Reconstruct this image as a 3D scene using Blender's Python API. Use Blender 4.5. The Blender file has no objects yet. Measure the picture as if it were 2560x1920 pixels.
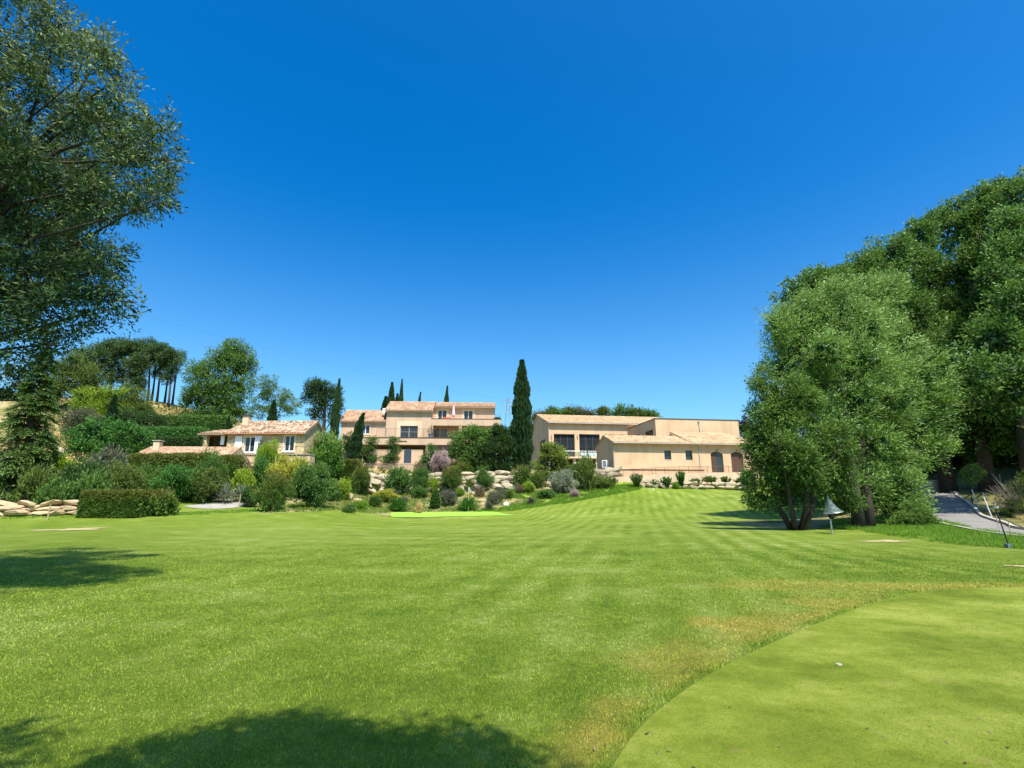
import bpy, math, random
import numpy as np
from mathutils import Vector, Matrix

# ------------------------------------------------------------------ camera, world, sun
scene = bpy.context.scene
C = scene.collection
PITCH = math.radians(12.8)
EYE = 1.6
cam_d = bpy.data.cameras.new('camera'); cam_d.lens = 18; cam_d.sensor_width = 36
cam_d.clip_start = 0.05; cam_d.clip_end = 5000
cam = bpy.data.objects.new('camera', cam_d); C.objects.link(cam)
cam.location = (0, 0, EYE); cam.rotation_euler = (math.radians(90) + PITCH, 0, 0)
scene.camera = cam

SUN_EL = math.radians(61); SUN_AZ = math.radians(155)      # azimuth clockwise from +Y
world = bpy.data.worlds.new('World'); scene.world = world; world.use_nodes = True
wn = world.node_tree.nodes; wl = world.node_tree.links
bg = wn['Background']
sky = wn.new('ShaderNodeTexSky'); sky.sky_type = 'NISHITA'; sky.sun_disc = False
sky.sun_elevation = SUN_EL; sky.sun_rotation = SUN_AZ
sky.air_density = 1.0; sky.dust_density = 2.0; sky.ozone_density = 3.0; sky.altitude = 300
hs = wn.new('ShaderNodeHueSaturation'); hs.inputs['Saturation'].default_value = 1.5
tn = wn.new('ShaderNodeMix'); tn.data_type = 'RGBA'; tn.blend_type = 'MULTIPLY'; tn.inputs[0].default_value = 1; tn.inputs[7].default_value = (.68, 1.03, 1.09, 1)
tcw = wn.new('ShaderNodeTexCoord'); sw_ = wn.new('ShaderNodeSeparateXYZ'); wl.new(tcw.outputs['Generated'], sw_.inputs[0])
mr = wn.new('ShaderNodeMapRange'); mr.inputs[1].default_value = 0.02; mr.inputs[2].default_value = .55; mr.inputs[3].default_value = 1.14; mr.inputs[4].default_value = 1.48
mr.interpolation_type = 'SMOOTHSTEP'; wl.new(sw_.outputs[2], mr.inputs[0]); wl.new(mr.outputs[0], hs.inputs['Saturation'])
wl.new(sky.outputs[0], hs.inputs['Color']); wl.new(hs.outputs[0], tn.inputs[6]); wl.new(tn.outputs[2], bg.inputs[0])
bg.inputs[1].default_value = 0.122

sun_d = bpy.data.lights.new('sun', 'SUN'); sun_d.energy = 5.0; sun_d.angle = math.radians(0.53)
sun_d.color = (1.0, 0.95, 0.86)
sun = bpy.data.objects.new('sun', sun_d); C.objects.link(sun)
to_sun = Vector((math.sin(SUN_AZ) * math.cos(SUN_EL), math.cos(SUN_AZ) * math.cos(SUN_EL), math.sin(SUN_EL)))
sun.rotation_euler = to_sun.to_track_quat('Z', 'Y').to_euler(); sun.location = (20, -40, 60)

scene.view_settings.view_transform = 'Standard'; scene.view_settings.look = 'None'
scene.view_settings.exposure = 0.80; scene.view_settings.gamma = 1.0
scene.render.engine = 'CYCLES'
scene.cycles.max_bounces = 5; scene.cycles.diffuse_bounces = 3; scene.cycles.glossy_bounces = 2
scene.cycles.transmission_bounces = 3; scene.cycles.transparent_max_bounces = 4

rng = np.random.default_rng(7)
random.seed(7)
SP, CP = math.sin(PITCH), math.cos(PITCH)

# ------------------------------------------------------------------ measuring helpers
def ray(sx, sy):
    xc = (sx / 2.5 - 512) / 512; yc = (384 - sy / 2.5) / 512
    return (xc, CP - yc * SP, SP + yc * CP)
def at(sx, sy, Y):
    d = ray(sx, sy); t = Y / d[1]
    return (d[0] * t, Y, EYE + d[2] * t)
def mpp(p):                       # metres per photo pixel at a point
    return (p[1] * CP + (p[2] - EYE) * SP) / 1280

# ------------------------------------------------------------------ terrain surface
ctrl = []
for X, Y, Z in [(-60,-25,0),(0,-25,0),(60,-25,1),(-15,0,0),(0,0,0),(15,0,0),(-6,5,0),(6,5,0),(-13,12,.0),(0,12,0),(13,12,0),
                (-25,22,-.05),(-10,24,-.1),(4,22,-.05),(15,20,0),(-24,34,-.1),(-8,36,-.2),(6,36,-.1),(18,33,0),(-4,48,-.3),
                (45,20,1.5),(45,45,5),(62,60,9),(38,60,5),(50,80,8),(90,90,9),(120,20,9),(120,120,12),(120,200,12),(70,130,7.5),
                (0,112,8),(35,120,8),(0,200,9),(60,200,9),(-60,155,21),(-60,200,19),(-120,200,16),(-120,100,22),(-120,40,6),(-120,-25,2),(120,-25,4),
                (16,84,6.2),(38,88,6.4),(10,96,6.2),(30,105,7),(-22,86,7.4),(-4,86,7.2),(-10,95,8.2)]:
    ctrl.append((X, Y, Z))
for sx, sy, Y in [(0,1290,42),(220,1290,43),(400,1282,46),(600,1275,50),(800,1268,54),(980,1293,57),(1270,1291,58),(990,1279,64),(1270,1277,65),
                  (1100,1228,74),(940,1234,72),(1300,1222,74),(950,1184,78),(1200,1182,78),(1400,1268,61),(1560,1224,73),(1800,1223,75),(1700,1258,60),(1860,1226,74),
                  (1990,1325,27),(2100,1336,25),(1750,1290,48),(1900,1300,40),(2000,1295,44),
                  (2559,1326,25.5),(2512,1313,27.5),(2460,1296,31),(2432,1273,35),(2390,1241,40),(2365,1231,43),
                  (2559,1348,21),(2411,1324,25.5),(2346,1306,30),(2320,1290,34),(2290,1265,38),(2270,1240,42),(2537,1290,32),
                  (60,1250,46),(200,1240,49),(150,1170,66),(150,1125,76),(140,1062,90),(0,980,108),(200,1000,112),(400,1006,110),(490,1040,112),(565,1072,112),(660,1106,110),
                  (640,1152,67),(420,1185,58),(500,1245,55),(700,1252,59),(800,1205,68),(640,1215,60),(860,1186,74),
                  (330,1075,88),(450,1080,88)]:
    ctrl.append(at(sx, sy, Y))
ctrl = np.array(ctrl, float)
def _U(r2): return np.where(r2 > 1e-9, r2 * np.log(r2 + 1e-12), 0.0)
_S = 40.0
_P = ctrl[:, :2] / _S; _n = len(_P)
_K = _U(((_P[:, None] - _P[None]) ** 2).sum(2)) + np.eye(_n) * 2e-4
_A = np.zeros((_n + 3, _n + 3)); _A[:_n, :_n] = _K; _A[:_n, _n] = 1; _A[:_n, _n + 1:] = _P; _A[_n, :_n] = 1; _A[_n + 1:, :_n] = _P.T
_W = np.linalg.solve(_A, np.concatenate([ctrl[:, 2], np.zeros(3)]))
def ground(x, y):
    x = np.clip(np.atleast_1d(np.asarray(x, float)), -120, 120); y = np.clip(np.atleast_1d(np.asarray(y, float)), -25, 200)
    x, y = np.broadcast_arrays(x, y)
    q = np.stack([x.ravel(), y.ravel()], 1) / _S; out = np.empty(len(q))
    for i in range(0, len(q), 20000):
        s = q[i:i + 20000]
        out[i:i + 20000] = _U(((s[:, None] - _P[None]) ** 2).sum(2)) @ _W[:_n] + _W[_n] + s @ _W[_n + 1:]
    return out.reshape(x.shape)
def gz(x, y): return float(ground(x, y)[0])
def hit(sx, sy, y0=2.5, y1=150):
    d = ray(sx, sy); Y = np.concatenate([np.arange(y0, 20, .02), np.arange(20, y1, .1)])
    t = Y / d[1]; z = EYE + d[2] * t; g = ground(d[0] * t, Y); k = np.nonzero(z <= g)[0]
    i = k[0] if len(k) else len(Y) - 1
    return (d[0] * t[i], Y[i], float(g[i]))

# ------------------------------------------------------------------ numpy noise and polygons
_perm = rng.random((256, 256))
def vnoise(x, y):
    xi = np.floor(x).astype(int); yi = np.floor(y).astype(int); fx = x - xi; fy = y - yi
    fx = fx * fx * (3 - 2 * fx); fy = fy * fy * (3 - 2 * fy)
    g = lambda a, b: _perm[a % 256, b % 256]
    return (g(xi, yi) * (1 - fx) + g(xi + 1, yi) * fx) * (1 - fy) + (g(xi, yi + 1) * (1 - fx) + g(xi + 1, yi + 1) * fx) * fy
def fbm(x, y, o=4):
    s = 0; a = .5
    for k in range(o): s = s + a * vnoise(x * 2 ** k + 17 * k, y * 2 ** k + 31 * k); a *= .5
    return s
def sdist(x, y, poly):             # negative inside
    poly = np.asarray(poly)[:, :2]; n = len(poly); d = np.full(x.shape, 1e9); ins = np.zeros(x.shape, bool)
    for i in range(n):
        a = poly[i]; b = poly[(i + 1) % n]; e = b - a
        t = np.clip(((x - a[0]) * e[0] + (y - a[1]) * e[1]) / (e @ e + 1e-9), 0, 1)
        d = np.minimum(d, np.hypot(x - a[0] - t * e[0], y - a[1] - t * e[1]))
        c = ((a[1] > y) != (b[1] > y)) & (x < (b[0] - a[0]) * (y - a[1]) / (b[1] - a[1] + 1e-12) + a[0]); ins ^= c
    return np.where(ins, -d, d)
def sstep(a, b, v):
    t = np.clip((v - a) / (b - a), 0, 1); return t * t * (3 - 2 * t)
def crom(pts, n=12):               # smooth curve through points
    P = np.array(pts, float); P = np.vstack([2 * P[0] - P[1], P, 2 * P[-1] - P[-2]]); out = []
    for i in range(1, len(P) - 2):
        for t in np.linspace(0, 1, n, endpoint=False):
            out.append(.5 * ((2 * P[i]) + (-P[i-1] + P[i+1]) * t + (2*P[i-1] - 5*P[i] + 4*P[i+1] - P[i+2]) * t*t + (-P[i-1] + 3*P[i] - 3*P[i+1] + P[i+2]) * t**3))
    out.append(P[-2]); return np.array(out)

# ------------------------------------------------------------------ materials
def mat(name): 
    m = bpy.data.materials.new(name); m.use_nodes = True
    return m, m.node_tree.nodes, m.node_tree.links, m.node_tree.nodes['Principled BSDF']
def ramp(nd, stops):
    r = nd.new('ShaderNodeValToRGB'); e = r.color_ramp.elements
    while len(e) < len(stops): e.new(.5)
    for k, (p, c) in enumerate(stops): e[k].position = p; e[k].color = (*c, 1)
    return r
def noise(nd, lk, scale, detail=4, coord=None, rough=.55, dist=0):
    n = nd.new('ShaderNodeTexNoise'); n.inputs['Scale'].default_value = scale; n.inputs['Detail'].default_value = detail
    n.inputs['Roughness'].default_value = rough; n.inputs['Distortion'].default_value = dist
    if coord is not None: lk.new(coord, n.inputs['Vector'])
    return n
def mixc(nd, lk, fac, a, b, mode='MIX'):
    m = nd.new('ShaderNodeMix'); m.data_type = 'RGBA'; m.blend_type = mode; m.clamp_factor = True
    for s, v in ((m.inputs[0], fac), (m.inputs[6], a), (m.inputs[7], b)):
        if hasattr(v, 'is_output'): lk.new(v, s)
        elif isinstance(v, (int, float)): s.default_value = v
        else: s.default_value = (*v, 1)
    return m.outputs[2]
def math_(nd, lk, op, a, b=0.0, c=None, clamp=False):
    m = nd.new('ShaderNodeMath'); m.operation = op; m.use_clamp = clamp
    for s, v in zip(m.inputs, (a, b) if c is None else (a, b, c)):
        if hasattr(v, 'is_output'): lk.new(v, s)
        else: s.default_value = v
    return m.outputs[0]
def bump(nd, lk, h, strength, dist, bsdf):
    b = nd.new('ShaderNodeBump'); b.inputs['Strength'].default_value = strength; b.inputs['Distance'].default_value = dist
    lk.new(h, b.inputs['Height']); lk.new(b.outputs[0], bsdf.inputs['Normal'])
def simple(name, col, rough=.7, var=.12, scale=3, metal=0, spec=.3, bumpd=0.0, bscale=40):
    m, nd, lk, b = mat(name); tc = nd.new('ShaderNodeTexCoord')
    n = noise(nd, lk, scale, 5, tc.outputs['Object'])
    lo = tuple(c * (1 - var) for c in col); hi = tuple(min(1, c * (1 + var)) for c in col)
    r = ramp(nd, [(.3, lo), (.7, hi)]); lk.new(n.outputs[0], r.inputs[0]); lk.new(r.outputs[0], b.inputs['Base Color'])
    b.inputs['Roughness'].default_value = rough; b.inputs['Metallic'].default_value = metal; b.inputs['Specular IOR Level'].default_value = spec
    if bumpd: bump(nd, lk, noise(nd, lk, bscale, 4, tc.outputs['Object']).outputs[0], .6, bumpd, b)
    return m
def stucco(name, col, stain=.10):
    m, nd, lk, b = mat(name); tc = nd.new('ShaderNodeTexCoord'); o = tc.outputs['Object']
    mp = nd.new('ShaderNodeMapping'); mp.inputs['Scale'].default_value = (.5, .5, .16); lk.new(o, mp.inputs[0])
    c = mixc(nd, lk, noise(nd, lk, .35, 4, o).outputs[0], tuple(x * (1 - stain) for x in col), tuple(min(1, x * (1 + stain)) for x in col))
    st = ramp(nd, [(.46, (1, 1, 1)), (.72, (.82, .79, .74))]); lk.new(noise(nd, lk, 1.3, 6, mp.outputs[0], .7).outputs[0], st.inputs[0])
    c = mixc(nd, lk, 1.0, c, st.outputs[0], 'MULTIPLY'); lk.new(c, b.inputs['Base Color'])
    b.inputs['Roughness'].default_value = .9; b.inputs['Specular IOR Level'].default_value = .15
    bump(nd, lk, noise(nd, lk, 22, 5, o).outputs[0], .5, .01, b)
    return m
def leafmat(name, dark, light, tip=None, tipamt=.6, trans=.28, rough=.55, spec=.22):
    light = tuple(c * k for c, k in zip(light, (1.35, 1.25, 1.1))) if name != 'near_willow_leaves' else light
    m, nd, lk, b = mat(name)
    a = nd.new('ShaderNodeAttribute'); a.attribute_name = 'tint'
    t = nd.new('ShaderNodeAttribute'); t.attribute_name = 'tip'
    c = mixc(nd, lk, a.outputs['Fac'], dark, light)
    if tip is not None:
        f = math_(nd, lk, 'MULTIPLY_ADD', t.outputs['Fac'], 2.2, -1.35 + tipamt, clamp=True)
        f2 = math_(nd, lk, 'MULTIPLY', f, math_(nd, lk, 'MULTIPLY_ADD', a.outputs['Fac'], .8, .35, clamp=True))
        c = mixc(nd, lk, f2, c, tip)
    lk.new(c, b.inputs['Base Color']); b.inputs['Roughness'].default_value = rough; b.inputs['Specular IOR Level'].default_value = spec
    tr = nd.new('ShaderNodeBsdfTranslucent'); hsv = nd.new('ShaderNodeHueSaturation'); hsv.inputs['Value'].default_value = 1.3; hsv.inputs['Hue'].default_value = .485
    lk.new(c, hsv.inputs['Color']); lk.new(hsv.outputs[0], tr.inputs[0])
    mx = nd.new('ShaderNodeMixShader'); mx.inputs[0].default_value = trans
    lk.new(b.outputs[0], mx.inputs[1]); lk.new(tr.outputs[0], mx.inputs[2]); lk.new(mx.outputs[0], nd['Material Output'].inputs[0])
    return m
def tilemat(name, c1, c2, c3, wu=.3, ws=.42):
    m, nd, lk, b = mat(name); uv = nd.new('ShaderNodeUVMap'); sp = nd.new('ShaderNodeSeparateXYZ'); lk.new(uv.outputs[0], sp.inputs[0])
    fu = math_(nd, lk, 'FLOOR', math_(nd, lk, 'DIVIDE', sp.outputs[0], wu)); fs = math_(nd, lk, 'FLOOR', math_(nd, lk, 'DIVIDE', sp.outputs[1], ws))
    cb = nd.new('ShaderNodeCombineXYZ'); lk.new(fu, cb.inputs[0]); lk.new(fs, cb.inputs[1])
    wnz = nd.new('ShaderNodeTexWhiteNoise'); wnz.noise_dimensions = '2D'; lk.new(cb.outputs[0], wnz.inputs['Vector'])
    r = ramp(nd, [(0, c1), (.5, c2), (1, c3)]); lk.new(wnz.outputs['Value'], r.inputs[0])
    n = noise(nd, lk, .6, 5, uv.outputs[0], .7); r2 = ramp(nd, [(.35, (.72, .70, .68)), (.62, (1, 1, 1))]); lk.new(n.outputs[0], r2.inputs[0])
    c = mixc(nd, lk, 1.0, r.outputs[0], r2.outputs[0], 'MULTIPLY')
    lk.new(c, b.inputs['Base Color']); b.inputs['Roughness'].default_value = .85; b.inputs['Specular IOR Level'].default_value = .2
    return m
def stonemat(name, cols, scale=1.6, mortar=(.42, .34, .22)):
    m, nd, lk, b = mat(name); tc = nd.new('ShaderNodeTexCoord'); mp = nd.new('ShaderNodeMapping'); mp.inputs['Scale'].default_value = (1, 1, 1.8); lk.new(tc.outputs['Object'], mp.inputs[0])
    dn = noise(nd, lk, 2.0, 3, mp.outputs[0]); 
    v = nd.new('ShaderNodeTexVoronoi'); v.inputs['Scale'].default_value = scale; lk.new(mixc(nd, lk, .12, mp.outputs[0], dn.outputs[1]), v.inputs['Vector'])
    v2 = nd.new('ShaderNodeTexVoronoi'); v2.feature = 'DISTANCE_TO_EDGE'; v2.inputs['Scale'].default_value = scale; lk.new(mixc(nd, lk, .12, mp.outputs[0], dn.outputs[1]), v2.inputs['Vector'])
    r = ramp(nd, [(0, cols[0]), (.45, cols[1]), (1, cols[2])]); sp = nd.new('ShaderNodeSeparateColor'); lk.new(v.outputs['Color'], sp.inputs[0]); lk.new(sp.outputs[0], r.inputs[0])
    e = ramp(nd, [(.02, (0, 0, 0)), (.07, (1, 1, 1))]); lk.new(v2.outputs['Distance'], e.inputs[0])
    c = mixc(nd, lk, e.outputs[0], mortar, r.outputs[0]); c = mixc(nd, lk, .35, c, noise(nd, lk, 9, 5, tc.outputs['Object']).outputs[0], 'OVERLAY')
    lk.new(c, b.inputs['Base Color']); b.inputs['Roughness'].default_value = .9; b.inputs['Specular IOR Level'].default_value = .15
    bump(nd, lk, e.outputs[0], .7, .04, b)
    return m

def lawn_nodes(nd, lk):
    """lawn colour from world position, used by the ground sheet and by the blades"""
    g = nd.new('ShaderNodeNewGeometry'); p = g.outputs['Position']
    sp = nd.new('ShaderNodeSeparateXYZ'); lk.new(p, sp.inputs[0])
    flat = nd.new('ShaderNodeCombineXYZ'); lk.new(sp.outputs[0], flat.inputs[0]); lk.new(sp.outputs[1], flat.inputs[1]); p2 = flat.outputs[0]
    big = noise(nd, lk, .11, 4, p2); mid = noise(nd, lk, .9, 6, p2, .75); fine = noise(nd, lk, 6, 7, p2, .85)
    r1 = ramp(nd, [(.36, (.070, .132, .008)), (.50, (.166, .226, .022)), (.64, (.295, .335, .088))])
    f = math_(nd, lk, 'ADD', math_(nd, lk, 'MULTIPLY', big.outputs[0], .30), math_(nd, lk, 'ADD', math_(nd, lk, 'MULTIPLY', mid.outputs[0], .35), math_(nd, lk, 'MULTIPLY', fine.outputs[0], .35)))
    # mowing bands: arcs round a far point, fan of straight passes and a cross set
    ax = math_(nd, lk, 'SUBTRACT', sp.outputs[0], 13.0); ay = math_(nd, lk, 'SUBTRACT', sp.outputs[1], 66.0)
    ang = math_(nd, lk, 'ARCTAN2', ax, ay); wob = math_(nd, lk, 'MULTIPLY', mid.outputs[0], .7)
    st_ = math_(nd, lk, 'SUBTRACT', math_(nd, lk, 'MULTIPLY', sp.outputs[0], .973), math_(nd, lk, 'MULTIPLY', sp.outputs[1], .231))
    s1 = math_(nd, lk, 'SINE', math_(nd, lk, 'MULTIPLY_ADD', st_, 6.2, math_(nd, lk, 'MULTIPLY', noise(nd, lk, .5, 4, p2).outputs[0], 4.0)))
    cr_ = math_(nd, lk, 'ADD', math_(nd, lk, 'MULTIPLY', sp.outputs[0], .62), math_(nd, lk, 'MULTIPLY', sp.outputs[1], .78))
    s3 = math_(nd, lk, 'SINE', math_(nd, lk, 'MULTIPLY_ADD', cr_, 5.5, math_(nd, lk, 'MULTIPLY', noise(nd, lk, .4, 4, p2).outputs[0], 4.0)))
    xm = nd.new('ShaderNodeMapRange'); xm.inputs[1].default_value = 5; xm.inputs[2].default_value = 12; lk.new(sp.outputs[0], xm.inputs[0])
    rad = math_(nd, lk, 'SQRT', math_(nd, lk, 'ADD', math_(nd, lk, 'MULTIPLY', sp.outputs[0], sp.outputs[0]), math_(nd, lk, 'MULTIPLY', ay, ay)))
    s2 = math_(nd, lk, 'SINE', math_(nd, lk, 'MULTIPLY_ADD', rad, 2.1, math_(nd, lk, 'MULTIPLY', big.outputs[0], 5.0)))
    m1 = math_(nd, lk, 'ADD', math_(nd, lk, 'MULTIPLY', s1, math_(nd, lk, 'MULTIPLY_ADD', noise(nd, lk, .16, 3, p2).outputs[0], .22, -.085, clamp=True)), math_(nd, lk, 'MULTIPLY', math_(nd, lk, 'MULTIPLY', s3, xm.outputs[0]), math_(nd, lk, 'MULTIPLY_ADD', noise(nd, lk, .15, 3, p2).outputs[0], .16, -.06, clamp=True)))
    xl = nd.new('ShaderNodeMapRange'); xl.inputs[1].default_value = -7; xl.inputs[2].default_value = 2; xl.inputs[3].default_value = .25; lk.new(sp.outputs[0], xl.inputs[0]); m1 = math_(nd, lk, 'MULTIPLY', m1, xl.outputs[0])
    m2 = math_(nd, lk, 'MULTIPLY', s2, math_(nd, lk, 'MULTIPLY_ADD', noise(nd, lk, .05, 2, p2, dist=1).outputs[0], .10, -.035, clamp=True))
    f = math_(nd, lk, 'ADD', f, math_(nd, lk, 'ADD', m1, m2))
    lk.new(f, r1.inputs[0])
    za = nd.new('ShaderNodeAttribute'); za.attribute_name = 'zone'; zs = nd.new('ShaderNodeSeparateColor'); lk.new(za.outputs['Color'], zs.inputs[0])
    return p2, r1.outputs[0], zs.outputs[0], zs.outputs[1], zs.outputs[2], fine, mid
def ground_material():
    m, nd, lk, b = mat('ground_cover'); p, col, dry, bed, hill, fine, mid = lawn_nodes(nd, lk)
    fm = math_(nd, lk, 'MULTIPLY_ADD', fine.outputs[0], 1.6, -.45)
    dm = math_(nd, lk, 'MULTIPLY', dry, math_(nd, lk, 'ADD', fm, .45, clamp=True), clamp=True)
    drc = ramp(nd, [(.3, (.24, .20, .03)), (.7, (.44, .34, .07))]); lk.new(mid.outputs[0], drc.inputs[0])
    col = mixc(nd, lk, dm, col, drc.outputs[0])
    bn = noise(nd, lk, 1.1, 6, p, .7); br = ramp(nd, [(.38, (.085, .12, .025)), (.47, (.21, .17, .07)), (.56, (.42, .33, .19)), (.68, (.36, .25, .14))]); lk.new(bn.outputs[0], br.inputs[0])
    col = mixc(nd, lk, bed, col, br.outputs[0])
    hn = noise(nd, lk, .22, 6, p, .68); hr = ramp(nd, [(.36, (.05, .08, .018)), (.47, (.16, .15, .05)), (.56, (.30, .25, .11)), (.68, (.46, .36, .22))]); lk.new(hn.outputs[0], hr.inputs[0])
    col = mixc(nd, lk, hill, col, hr.outputs[0])
    lk.new(col, b.inputs['Base Color']); b.inputs['Roughness'].default_value = .85; b.inputs['Specular IOR Level'].default_value = .12
    h = math_(nd, lk, 'ADD', fine.outputs[0], math_(nd, lk, 'MULTIPLY', noise(nd, lk, 38, 4, p, .7).outputs[0], .6))
    bump(nd, lk, h, .9, .10, b)
    return m
def blade_material():
    m, nd, lk, b = mat('grass_blades'); p, col, dry, bed, hill, fine, mid = lawn_nodes(nd, lk)
    a = nd.new('ShaderNodeAttribute'); a.attribute_name = 'tint'
    hv = nd.new('ShaderNodeHueSaturation'); lk.new(math_(nd, lk, 'MULTIPLY_ADD', a.outputs['Fac'], 1.1, 1.05), hv.inputs['Value']); lk.new(col, hv.inputs['Color'])
    dm = math_(nd, lk, 'MULTIPLY', dry, math_(nd, lk, 'MULTIPLY_ADD', a.outputs['Fac'], .85, .12), clamp=True)
    c = mixc(nd, lk, dm, hv.outputs[0], (.58, .47, .09)); lk.new(c, b.inputs['Base Color'])
    b.inputs['Roughness'].default_value = .6; b.inputs['Specular IOR Level'].default_value = .25
    tr = nd.new('ShaderNodeBsdfTranslucent'); lk.new(c, tr.inputs[0]); mx = nd.new('ShaderNodeMixShader'); mx.inputs[0].default_value = .35
    lk.new(b.outputs[0], mx.inputs[1]); lk.new(tr.outputs[0], mx.inputs[2]); lk.new(mx.outputs[0], nd['Material Output'].inputs[0])
    return m
def green_material(name, stops, bmp=.02):
    m, nd, lk, b = mat(name); g = nd.new('ShaderNodeNewGeometry'); p = g.outputs['Position']
    mp = nd.new('ShaderNodeMapping'); mp.inputs['Scale'].default_value = (1.0, 1.6, 0); mp.inputs['Rotation'].default_value = (0, 0, .5); lk.new(p, mp.inputs[0])
    big = noise(nd, lk, .5, 6, mp.outputs[0], .65); mid = noise(nd, lk, 4.5, 6, p, .8); fine = noise(nd, lk, 60, 5, p, .85)
    f = math_(nd, lk, 'ADD', math_(nd, lk, 'MULTIPLY', big.outputs[0], .5), math_(nd, lk, 'ADD', math_(nd, lk, 'MULTIPLY', mid.outputs[0], .2), math_(nd, lk, 'MULTIPLY', fine.outputs[0], .3)))
    r = ramp(nd, stops); lk.new(f, r.inputs[0]); c = r.outputs[0]
    sc = noise(nd, lk, 1.9, 6, p, .75); sr = ramp(nd, [(.60, (0, 0, 0)), (.72, (.7, .7, .7))]); lk.new(sc.outputs[0], sr.inputs[0])
    c = mixc(nd, lk, sr.outputs[0], c, (.22, .19, .06)); lk.new(c, b.inputs['Base Color'])
    b.inputs['Roughness'].default_value = .8; b.inputs['Specular IOR Level'].default_value = .15
    bump(nd, lk, math_(nd, lk, 'ADD', fine.outputs[0], math_(nd, lk, 'MULTIPLY', mid.outputs[0], .6)), .9, bmp, b)
    return m
def glassmat(name, col=(.012, .018, .022), rough=.04):
    m, nd, lk, b = mat(name); tc = nd.new('ShaderNodeTexCoord'); n = noise(nd, lk, .9, 3, tc.outputs['Object'])
    c = mixc(nd, lk, n.outputs[0], col, tuple(x * 2.5 for x in col)); lk.new(c, b.inputs['Base Color']); b.inputs['Roughness'].default_value = rough; b.inputs['Specular IOR Level'].default_value = .5
    return m
def clearglass(name):
    m, nd, lk, b = mat(name); gl = nd.new('ShaderNodeBsdfGlossy'); gl.inputs['Roughness'].default_value = .03; tp = nd.new('ShaderNodeBsdfTransparent'); tp.inputs[0].default_value = (.78, .88, .86, 1)
    mx = nd.new('ShaderNodeMixShader'); mx.inputs[0].default_value = .12; lk.new(tp.outputs[0], mx.inputs[1]); lk.new(gl.outputs[0], mx.inputs[2]); lk.new(mx.outputs[0], nd['Material Output'].inputs[0])
    return m

M = {}
M['ground'] = ground_material(); M['blades'] = blade_material()
M['green'] = green_material('putting_turf', [(.40, (.078, .112, .006)), (.5, (.150, .188, .016)), (.59, (.245, .270, .048))], .012)
M['far_green'] = green_material('far_turf', [(.3, (.20, .40, .035)), (.5, (.24, .46, .05)), (.7, (.28, .50, .065))], .01)
M['stucco'] = stucco('peach_render', (.58, .405, .275)); M['stucco_r'] = stucco('ochre_render', (.60, .42, .26)); M['cream'] = stucco('cream_render', (.70, .54, .36), .05)
M['concrete_wall'] = stucco('pale_wall_render', (.62, .47, .33), .1)
M['tile_pink'] = tilemat('pink_roof_tiles', (.34, .20, .13), (.46, .29, .18), (.57, .39, .26)); M['tile_pale'] = tilemat('pale_roof_tiles', (.44, .29, .16), (.58, .41, .24), (.68, .51, .32))
M['tile_old'] = tilemat('old_roof_tiles', (.20, .13, .085), (.40, .26, .17), (.62, .46, .32))
M['stone'] = stonemat('house_stone', [(.36, .26, .13), (.52, .39, .20), (.66, .53, .33)], 2.6)
M['rock'] = simple('limestone', (.37, .305, .205), .9, .22, 1.2, bumpd=.04, bscale=6); M['rock_warm'] = simple('warm_limestone', (.42, .31, .185), .9, .25, 1.0, bumpd=.04, bscale=6)
M['white'] = simple('white_paint', (.78, .78, .76), .5, .04); M['dark_metal'] = simple('dark_metal', (.045, .04, .038), .5, .2, metal=.3); M['brown'] = simple('brown_frame', (.085, .045, .03), .5, .2)
M['rail'] = simple('bronze_rail', (.16, .10, .07), .5, .2, metal=.2); M['grey_metal'] = simple('galvanised_metal', (.42, .46, .46), .4, .15, metal=.6); M['zinc'] = simple('zinc_pipe', (.42, .40, .36), .5, .1)
M['glass'] = glassmat('window_glass'); M['glass_painted_sky'] = glassmat('painted_sky_glass', (.03, .06, .13), .02); M['clear'] = clearglass('balustrade_glass')  # blue sky reflection put into the base colour of one pane's glass
M['door_blue'] = simple('blue_grey_door', (.035, .055, .085), .6, .15); M['soffit'] = simple('soffit', (.40, .27, .17), .9, .1)
M['asphalt'] = simple('asphalt', (.20, .187, .172), .9, .14, .8, bumpd=.01, bscale=60); M['kerb'] = simple('kerb_stone', (.38, .35, .30), .9, .15, 2)
M['path'] = simple('path_gravel', (.30, .275, .24), .95, .15, 1.5, bumpd=.01); M['sand'] = simple('bare_sand', (.36, .29, .14), .95, .25, 1.5, bumpd=.02)
M['bark'] = simple('bark', (.055, .042, .030), .95, .35, 5, bumpd=.04, bscale=14); M['bark_pine'] = simple('pine_bark', (.085, .06, .048), .95, .3, 5, bumpd=.03)
M['black'] = simple('black_ball', (.012, .012, .012), .3, .1); M['yellow'] = simple('yellow_paint', (.70, .60, .10), .5, .05); M['red'] = simple('orange_cloth', (.75, .12, .05), .7, .1)
M['pink'] = simple('pink_cloth', (.80, .50, .55), .8, .15, 8); M['terracotta'] = simple('terracotta', (.45, .20, .11), .8, .15); M['slate'] = simple('slate_blue', (.14, .18, .24), .7, .15); M['wood'] = simple('stake_wood', (.40, .30, .20), .8, .15)

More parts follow.
